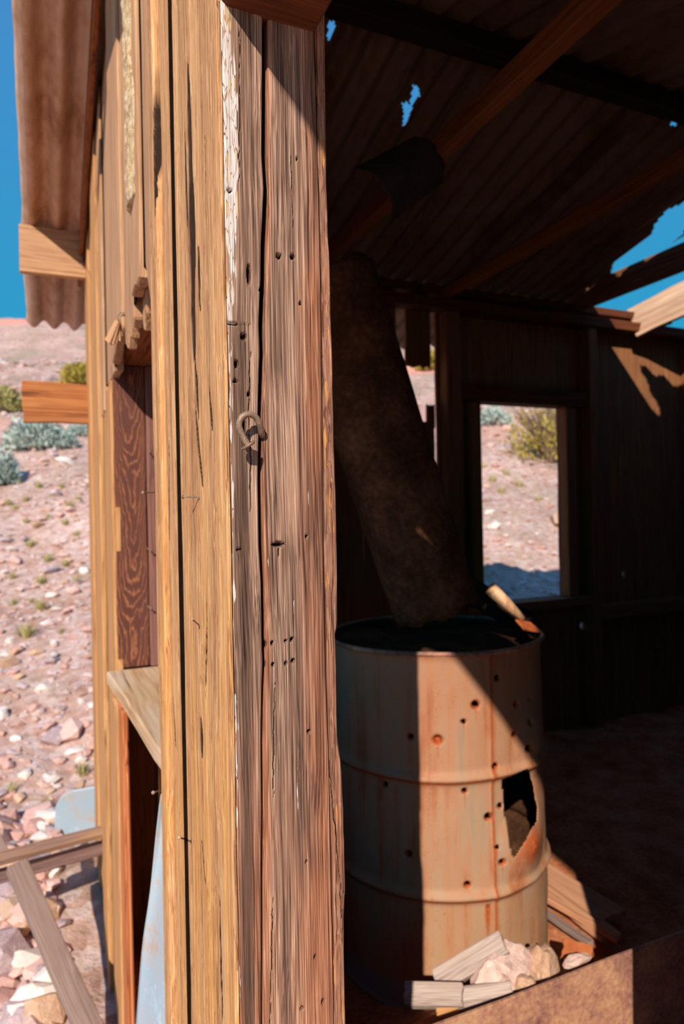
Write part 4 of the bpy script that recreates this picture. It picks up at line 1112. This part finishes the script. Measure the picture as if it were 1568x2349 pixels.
px_nail(on_x(420, 1924, X0 + .006), on_d(411, 1921, 0.80), 'nail end in the dark gap between corner planks', 0.0011)
px_nail(on_y(336, 1030, 1.85), on_y(343, 1036, 1.82), 'upper small nail in the purple strip of the window jamb', 0.0016)
px_nail(on_y(338, 1258, 1.85), on_y(346, 1263, 1.82), 'middle small nail in the purple strip of the window jamb', 0.0016)
px_nail(on_y(338, 1390, 1.85), on_y(346, 1396, 1.82), 'lower small nail in the purple strip of the window jamb', 0.0016)
# frayed splinter hanging from a bent nail under the broken planks
def build_splinter():
    t = tag(empty('hanging_splinter', on_d(270, 742, 1.42)), 'frayed wood splinter hanging on a bent nail under broken planks', 'splinter')
    tube('wire', smooth_path([on_d(292, 722, 1.40), on_d(278, 716, 1.40), on_d(270, 724, 1.40), on_d(269, 740, 1.40)], 6), 0.0016, M_NAIL, t, 8)
    for k, (dx, dy) in enumerate([(246, 786), (253, 790), (262, 787), (270, 783), (275, 772)]):
        board_ab('fibre', on_d(270, 736, 1.40 + .002 * k), on_d(dx, dy, 1.40 + .004 * k), 0.010, 0.004, W('TAN'), (-.6, -1, 0), t, 90 + k, 0.001, 0.003, -0.5, 0.0005)
build_splinter()

# ------------------------------------------------------------------ bluish sheet standing inside the broken wall
def blue_inner():
    L = [(368, 1815), (362, 1870), (355, 1930), (348, 2010), (340, 2080), (328, 2150), (322, 2220), (316, 2300), (310, 2380), (305, 2470), (298, 2620), (292, 2790)]
    V = []; n = 14
    for j, (px, py) in enumerate(L):
        for i in range(n + 1):
            q = i / n
            x = px + (470 - px) * q
            D = 1.16 - 0.20 * q + 0.025 * math.sin(q * 6 + j * .3) - 0.06 * (1 - q) ** 3
            V.append(on_d(x, py + 10 * q, D))
    F = [(j * (n + 1) + i, j * (n + 1) + i + 1, (j + 1) * (n + 1) + i + 1, (j + 1) * (n + 1) + i) for j in range(len(L) - 1) for i in range(n)]
    o = link('blue_metal_sheet', to_mesh('blue_metal_sheet', V, F, smooth=True), M_BLUE)
    m = o.modifiers.new('round', 'SUBSURF'); m.levels = m.render_levels = 1
    m = o.modifiers.new('gauge', 'SOLIDIFY'); m.thickness = 0.001
    return tag(o, 'pale blue bent sheet metal standing in the gap below the window sill', 'metal sheet')
blue_inner()

# ------------------------------------------------------------------ debris outside on the left
frame = tag(empty('broken_timber_frame', on_d(60, 2000, 2.05)), 'broken grey timber frame of a rail and a slanting post beside the wall', 'timber frame')
ra, rb = on_d(-60, 1985, 2.02), on_d(235, 1908, 2.32)
RAILW = wood('wood_rail', srgb(96, 74, 66), srgb(142, 114, 102), srgb(178, 150, 130), stain=srgb(180, 140, 96))
board_ab('rail', ra, rb, 0.040, 0.022, RAILW, (0.1, -.3, 1), frame, 61)
board_ab('rail', np.array(ra) + [0, 0.03, -0.068], np.array(rb) + [0, 0.03, -0.068], 0.044, 0.022, wood('wood_rail_low', srgb(82, 62, 60), srgb(128, 102, 98), srgb(156, 130, 122)), (0.1, -1, .2), frame, 62)
board_ab('post', on_d(38, 1985, 2.04), on_d(222, 2400, 1.72), 0.060, 0.036, W('GREY'), (0.25, -.8, .6), frame, 63, 0.002)
board_ab('post', on_d(-30, 1880, 2.2), on_d(14, 1965, 2.1), 0.03, 0.02, W('GREY'), (0.25, -.8, .6), frame, 64)
def blue_panel():
    out = [(125, 1880), (128, 1850), (140, 1828), (165, 1814), (215, 1806), (290, 1806), (300, 2000), (215, 2004), (139, 2030), (131, 2010), (126, 1960)]
    n = len(out); V = []
    for px, py in out:
        D = 2.78 + 0.0012 * (1830 - py) * -0.3
        V.append(on_d(px, py, D))
    c = np.mean(V, 0); V2 = [v + np.array([0.0, 0.012, 0.0]) for v in V]
    F = [tuple(range(n)), tuple(range(2 * n - 1, n - 1, -1))] + [(i, i + n, (i + 1) % n + n, (i + 1) % n) for i in range(n)]
    me = to_mesh('rounded_blue_panel', V + V2, F); fix_normals(me)
    return tag(bevel(link('rounded_blue_panel', me, M_BLUE), 0.003), 'faded blue metal panel with rounded corner standing behind the timber rail', 'metal panel')
blue_panel()

# ------------------------------------------------------------------ rocks
def rock_mesh(seed, n=26, flat=0.7):
    rnd = random.Random(seed)
    bm = bmesh.new()
    for _ in range(n):
        v = Vector((rnd.gauss(0, 1), rnd.gauss(0, 1), rnd.gauss(0, 1))).normalized()
        v *= 0.85 + 0.3 * rnd.random()
        bm.verts.new((v.x * 0.5 * (0.8 + .1 * (seed % 4)), v.y * 0.5 * (0.7 + .1 * (seed % 3)), v.z * 0.5 * flat))
    bmesh.ops.convex_hull(bm, input=bm.verts)
    loose = [v for v in bm.verts if not v.link_faces]
    bmesh.ops.delete(bm, geom=loose, context='VERTS')
    bmesh.ops.recalc_face_normals(bm, faces=bm.faces)
    me = bpy.data.meshes.new('rock'); bm.to_mesh(me); bm.free()
    me.materials.append(M_STONE)
    return me
ROCKS = [rock_mesh(s, 18 + 2 * (s % 6), 0.5 + 0.08 * (s % 4)) for s in range(12)]
def rubble_mesh(seed, mat):
    me = rock_mesh(seed, 70, 0.8)
    bm = bmesh.new(); bm.from_mesh(me)
    bmesh.ops.subdivide_edges(bm, edges=bm.edges, cuts=2, use_grid_fill=True)
    for v in bm.verts:
        p = v.co
        k = float(fbm(np.array(p.x * 6 + seed), np.array(p.y * 6 + p.z * 5), seed, 3)) - .5
        v.co = p * (1 + 0.35 * k)
    bmesh.ops.recalc_face_normals(bm, faces=bm.faces)
    bm.to_mesh(me); bm.free()
    me.materials.clear(); me.materials.append(mat)
    return me
def put_rock(name, me, loc, size, rz, label, group=None, tilt=(0, 0), mat=None):
    o = bpy.data.objects.new(name, me); COL.objects.link(o)
    o.location = loc; o.scale = (size, size, size) if not hasattr(size, '__len__') else size
    o.rotation_euler = (tilt[0], tilt[1], rz)
    return tag(o, label, 'rock', group)
# rubble by the drum
TONES = [('white', mat_stone('white_stone', [srgb(200, 184, 176), srgb(226, 212, 202), srgb(240, 230, 222)], 8)),
         ('pink', mat_stone('pink_stone', [srgb(182, 134, 120), srgb(212, 168, 156), srgb(224, 188, 178)], 8)),
         ('violet-grey', mat_stone('violet_stone', [srgb(150, 124, 122), srgb(184, 160, 162), srgb(204, 184, 186)], 8)),
         ('tan', mat_stone('tan_stone', [srgb(172, 132, 106), srgb(202, 164, 134), srgb(220, 188, 160)], 8))]
TONED = []
for tn, tm in TONES:
    row = []
    for me in ROCKS:
        m2 = me.copy(); m2.materials.clear(); m2.materials.append(tm); row.append(m2)
    TONED.append(row)
M_PINK = mat_stone('pink_rubble_stone', [srgb(200, 158, 138), srgb(222, 190, 178), srgb(214, 180, 168)], 9)
for px, py, D, s, rz, mi, lab in [(1158, 2238, 1.36, (0.15, 0.10, 0.13), .3, 3, 'pale pink angular rock behind the steel plate, largest of the rubble'),
                                  (1246, 2222, 1.39, (0.12, 0.08, 0.11), 1.2, 5, 'brown crumbly rock next to the pale pink rock'),
                                  (1322, 2204, 1.38, (0.07, 0.04, 0.03), .1, 7, 'small white stone lying along the top edge of the plate'),
                                  (1206, 2262, 1.31, (0.05, 0.05, 0.05), 2, 1, 'small tan stone wedged between the two rubble rocks')]:
    me = rubble_mesh(200 + mi, M_PINK if mi in (3, 7) else TONES[3][1])
    put_rock('rubble_rock', me, on_d(px, py, D), s, rz, lab)

for k, (px, py, D, w) in enumerate([(1000, 2340, 1.16, .035), (1035, 2336, 1.15, .022), (985, 2300, 1.24, .026), (1085, 2268, 1.30, .03), (1275, 2236, 1.24, .035), (1190, 2200, 1.40, .03),
                                     (1230, 2176, 1.44, .028), (1262, 2190, 1.40, .022), (1300, 2232, 1.22, .022), (1065, 2262, 1.34, .02), (1012, 2262, 1.30, .018), (1340, 2228, 1.24, .02)]):
    p = on_d(px, py, D)
    p = (p[0], max(p[1], 1.035), float(floor_h(np.array(p[0]), np.array(max(p[1], 1.035)))) + w * .2)
    put_rock('rubble_chip', TONED[k % 4][k % 12], p, w * 1.4, k * 1.1, f'{TONES[k % 4][0]} stone chip lying in the dirt between drum and steel plate', 'stone chips by the drum')
# scattered stones of the slope
def scatter_sites():
    rnd = np.random.default_rng(11)
    sites = []
    # radial density over the open ground seen past the wall and through the openings
    for lo, hi, n, rlo, rhi in [(-14, 9, 5200, 1.75, 26), (20, 54, 2600, 3.35, 24), (-40, -14, 900, 1.6, 14), (9, 20, 700, 3.4, 20), (54, 95, 700, 4.6, 16)]:
        th = np.radians(rnd.uniform(lo, hi, n)); r = rlo * (rhi / rlo) ** rnd.random(n)
        x, y = np.sin(th) * r, np.cos(th) * r
        s = 0.012 + 0.045 * rnd.random(n) ** 2.2 + 0.10 * (rnd.random(n) > 0.965) * rnd.random(n)
        s = s * (0.75 + 0.13 * r)
        near = (r < 3.3) & (th < math.radians(9))
        s = np.where(near, s * 1.5 + 0.02, s)
        for a, b, c in zip(x, y, s):
            if a > 0.06 - c and a < 4.1 and b < 3.15 and b > -1: continue
            sites.append((a, b, c))
    return sites
SITES = scatter_sites()
def in_view(x, y, z):
    px, py, d = project((x, y, z))
    if d < 0.3: return False
    if -5 < px < 212 and 760 < py < 2360: return True
    if y > 3 and 1087 < px < 1285 and 940 < py < 1365: return True
    return y > 3 and 915 < px < 1003 and 850 < py < 965
info = []
X_ = np.array([s[0] for s in SITES]); Y_ = np.array([s[1] for s in SITES])
Z_, _ = ground_h(X_, Y_)
for (x, y, s), z in zip(SITES, Z_):
    d = project((x, y, z))[2]
    info.append((s / max(d, .3) if in_view(x, y, z) else 0.0, x, y, float(z), s))
info.sort(reverse=True)
rr_ = random.Random(5)
for k, (show, x, y, z, s) in enumerate(info[:290]):
    px, py, D = project((x, y, z))
    ti = rr_.choices(range(4), (3, 5, 3, 2))[0]; tone = TONES[ti][0]
    wpx = s * 1.3 / D * FP
    big = 'very large' if wpx > 72 else 'large' if wpx > 42 else 'middling' if wpx > 24 else 'small'
    if x > 0.5:
        place = 'seen through the gap beside the back window' if px < 1010 else 'in the upper half of the back window view' if py < 1150 else 'in the lower half of the back window view'
    else:
        post = 38 + (py - 1985) * 0.444
        if py > 1985:
            side = 'outside' if px < post else 'wallward of'
            place = f'{side} the slanting post, ' + ('close below the timber rail' if py < 2090 else 'level with its middle' if py < 2200 else 'low beside its lower end' if py < 2290 else 'at the picture bottom')
        elif py > 1790: place = 'just behind the timber rail'
        elif py > 1560: place = 'on the slope beyond the blue panel'
        elif py > 1330: place = 'on the slope level with the window sill'
        elif py > 1080: place = 'on the slope level with the stained jamb board'
        else: place = 'high on the slope near the sagebrush'
    lab = f'{big} {tone} stone {place}'
    grp = 'stones ' + place
    sz = s * 1.3
    put_rock('slope_stone', TONED[ti][rr_.randrange(12)], (x, y, z + sz * 0.12), (sz * rr_.uniform(.8, 1.3), sz * rr_.uniform(.8, 1.2), sz * rr_.uniform(.7, 1.0)), rr_.uniform(0, 6.28), lab, grp,
             (rr_.uniform(-.4, .4), rr_.uniform(-.4, .4)))
def rock_stuff(items):
    data = []
    for me in ROCKS:
        v = np.array([tuple(q.co) for q in me.vertices]); f = [tuple(p.vertices) for p in me.polygons]
        data.append((v, f))
    V, F, T = [], [], []
    base = 0
    for _, x, y, z, s in items:
        v, f = data[rr_.randrange(12)]
        a = rr_.uniform(0, 6.28); sz = s * 1.25
        q = v * np.array([sz * rr_.uniform(.7, 1.3), sz * rr_.uniform(.7, 1.2), sz * rr_.uniform(.6, 1.0)])
        q = np.stack([q[:, 0] * math.cos(a) - q[:, 1] * math.sin(a), q[:, 0] * math.sin(a) + q[:, 1] * math.cos(a), q[:, 2]], 1) + np.array([x, y, z + sz * 0.08])
        V.append(q); F += [tuple(i + base for i in p) for p in f]; T.append(np.full(len(v), rr_.random() - .3)); base += len(v)
    me = to_mesh('gravel', np.concatenate(V), F)
    me.attributes.new('tint', 'FLOAT', 'POINT').data.foreach_set('value', np.concatenate(T).astype(np.float32))
    return tag(link('gravel', me, M_STONE), 'countless small pinkish stones strewn over the desert slope', 'gravel', kind='stuff')
rock_stuff(info[290:])

# ------------------------------------------------------------------ plants
def foliage_mesh(name, rnd, n, rx, ry, rz, leaf, mat, up=0.4, shell=0.5, lift=0.0):
    d = rnd.normal(size=(n, 3)); d /= np.linalg.norm(d, axis=1)[:, None]
    d[:, 2] = np.abs(d[:, 2])
    rad = shell + (1 - shell) * rnd.random(n) ** 0.5
    lump = 0.75 + 0.5 * fbm(d[:, 0] * 3 + 9, d[:, 1] * 3 + d[:, 2] * 2, int(rnd.integers(99)), 3)
    c = d * (rad * lump)[:, None] * np.array([rx, ry, rz]) + np.array([0, 0, lift])
    t = d + rnd.normal(size=(n, 3)) * 0.6; t[:, 2] += up; t /= np.linalg.norm(t, axis=1)[:, None]
    s = np.cross(t, rnd.normal(size=(n, 3))); s /= np.linalg.norm(s, axis=1)[:, None]
    L = leaf * (0.6 + 0.8 * rnd.random(n))[:, None]
    V = np.stack([c - s * L * .28, c + s * L * .28, c + t * L], 1).reshape(-1, 3)
    F = np.arange(n * 3).reshape(-1, 3)
    me = to_mesh(name, V, F); me.materials.append(mat)
    return me
def stems_mesh(name, rnd, n, h, spread, r, mat):
    V, F = [], []
    for k in range(n):
        a = rnd.uniform(0, 6.28); sp = spread * rnd.uniform(.2, 1); tip = np.array([math.cos(a) * sp, math.sin(a) * sp, h * rnd.uniform(.6, 1)])
        mid = tip * 0.5 + np.array([0, 0, h * 0.08]); base = np.array([math.cos(a) * .02, math.sin(a) * .02, -0.02])
        P = [base, mid, tip]; rad = [r, r * .7, r * .3]
        b0 = len(V)
        for p, q in zip(P, rad):
            for m in range(3): V.append(p + np.array([math.cos(m * 2.1) * q, math.sin(m * 2.1) * q, 0]))
        for i in range(2):
            for m in range(3): F.append((b0 + i * 3 + m, b0 + i * 3 + (m + 1) % 3, b0 + (i + 1) * 3 + (m + 1) % 3, b0 + (i + 1) * 3 + m))
    me = to_mesh(name, V, F); me.materials.append(mat)
    return me
def ground_at_px(px, py):
    d = ray(px, py); t = np.linspace(0.8, 60, 2400)
    P = EYE[None] + d[None] * t[:, None]
    z, _ = ground_h(P[:, 0], P[:, 1])
    k = int(np.argmax(P[:, 2] < z)) if np.any(P[:, 2] < z) else -1
    return P[k], t[k]
def bush(name, px, py, wpx, hpx, mat, label, cat, group, n, leaf, up, twigs=30):
    p, D = ground_at_px(px, py)
    rx = wpx / FP * D / 2; rz = hpx / FP * D
    rnd = np.random.default_rng(int(px * 7 + py))
    t = tag(empty(name, (p[0], p[1], p[2])), label, cat, group)
    o = link('foliage', foliage_mesh('foliage', rnd, n, rx, rx * .9, rz, leaf * rz, mat, up, 0.35), None, None, Matrix.Translation(p)); o.parent = t; o.matrix_parent_inverse = Matrix.Translation(-Vector(p))
    o['kind'] = 'stuff'
    o = link('stems', stems_mesh('stems', rnd, twigs, rz * .9, rx * .9, max(.004, rz * .018), M_TWIG), None, None, Matrix.Translation(p)); o.parent = t; o.matrix_parent_inverse = Matrix.Translation(-Vector(p))
    o['kind'] = 'stuff'
    return t
bush('sagebrush', 85, 1030, 130, 75, M_SAGE, 'pale blue-grey sagebrush below the projecting board', 'shrub', None, 1800, 0.16, 0.5)
bush('sagebrush', 150, 1028, 60, 40, M_SAGE, 'small silvery sagebrush beside the larger one', 'shrub', None, 900, 0.2, 0.5)
bush('sagebrush', 185, 1000, 70, 28, M_SAGE, 'low sagebrush next to the far planks', 'shrub', None, 900, 0.22, 0.5)
bush('sagebrush', 6, 1110, 70, 75, M_SAGE, 'silver grey shrub cut off by the picture edge', 'shrub', None, 1000, 0.18, 0.5)
bush('yellow_shrub', 185, 885, 90, 50, M_CREO, 'yellow-green shrub on the slope above the projecting board', 'shrub', None, 1200, 0.2, 0.5)
bush('yellow_shrub', 10, 945, 90, 55, M_GRASS, 'dull green shrub at the picture edge above the sagebrush', 'shrub', None, 1100, 0.2, 0.4)
bush('creosote_bush', 1262, 1062, 220, 150, M_CREO, 'yellow-green twiggy bush seen through the back window', 'shrub', None, 1900, 0.06, 0.9, 160)
bush('sagebrush', 1130, 975, 90, 40, M_SAGE, 'pale sage shrub seen in the top of the back window', 'shrub', None, 900, 0.2, 0.5)
bush('yellow_shrub', 985, 850, 60, 45, M_CREO, 'yellow-green shrub seen through the gap beside the window', 'shrub', None, 900, 0.2, 0.5)
def tuft_mesh(seed):
    rnd = np.random.default_rng(seed); n = 60
    a = rnd.uniform(0, 6.28, n); sp = rnd.uniform(.1, 1, n)
    b = np.stack([np.cos(a) * .25 * sp, np.sin(a) * .25 * sp, np.zeros(n)], 1)
    t = np.stack([np.cos(a) * .75 * sp, np.sin(a) * .75 * sp, rnd.uniform(.4, 1, n)], 1)
    s = np.stack([-np.sin(a), np.cos(a), np.zeros(n)], 1) * 0.045
    V = np.stack([b - s, b + s, t], 1).reshape(-1, 3)
    me = to_mesh('grass_tuft', V, np.arange(n * 3).reshape(-1, 3)); me.materials.append(M_GRASS); return me
TUFTS = [tuft_mesh(s) for s in range(4)]
tuft_px = [(95, 1400, 46), (140, 1455, 30), (30, 1390, 34), (110, 1290, 40), (70, 1255, 34), (150, 1205, 30), (30, 1330, 30), (175, 1340, 34), (20, 1160, 30), (90, 1120, 30), (140, 1120, 26), (60, 1150, 26), (60, 1462, 60), (190, 1780, 60), (28, 1820, 45), (110, 1850, 34), (8, 2000, 44), (24, 2090, 40), (160, 1165, 30), (35, 1170, 24), (60, 1200, 22), (180, 1150, 26), (130, 1060, 22), (95, 1340, 40),
           (150, 1300, 30), (20, 1240, 22), (110, 1190, 24), (70, 1385, 26), (175, 1230, 24), (45, 1110, 20), (1130, 1105, 30), (1160, 1090, 26), (1190, 1115, 28), (1110, 1075, 24), (1235, 1150, 26), (1150, 1130, 24)]
for k, (px, py, w) in enumerate(tuft_px):
    p, D = ground_at_px(px, py)
    o = bpy.data.objects.new('grass_tuft', TUFTS[k % 4]); COL.objects.link(o)
    s = w / FP * D * 0.75
    o.location = (p[0], p[1], p[2] - 0.004); o.scale = (s, s, s); o.rotation_euler = (0, 0, k * 1.3)
    size = 'bushy' if w > 39 else 'middling' if w > 27 else 'small'
    if px > 500: lab = f'{size} grass tuft on the slope behind the back window'
    else:
        side = 'near the planks' if px > 120 else 'near the picture edge' if px < 50 else 'midway to the planks'
        lev = 'below the rail' if py > 1960 else 'behind the rail' if py > 1700 else 'level with the sill' if py > 1380 else 'level with the stained jamb' if py > 1200 else 'below the sagebrush'
        lab = f'{size} dry green grass tuft {lev}, {side}'
    tag(o, lab, 'grass tuft',
        'grass tufts behind the back window' if px > 500 else 'grass tufts on the open slope')
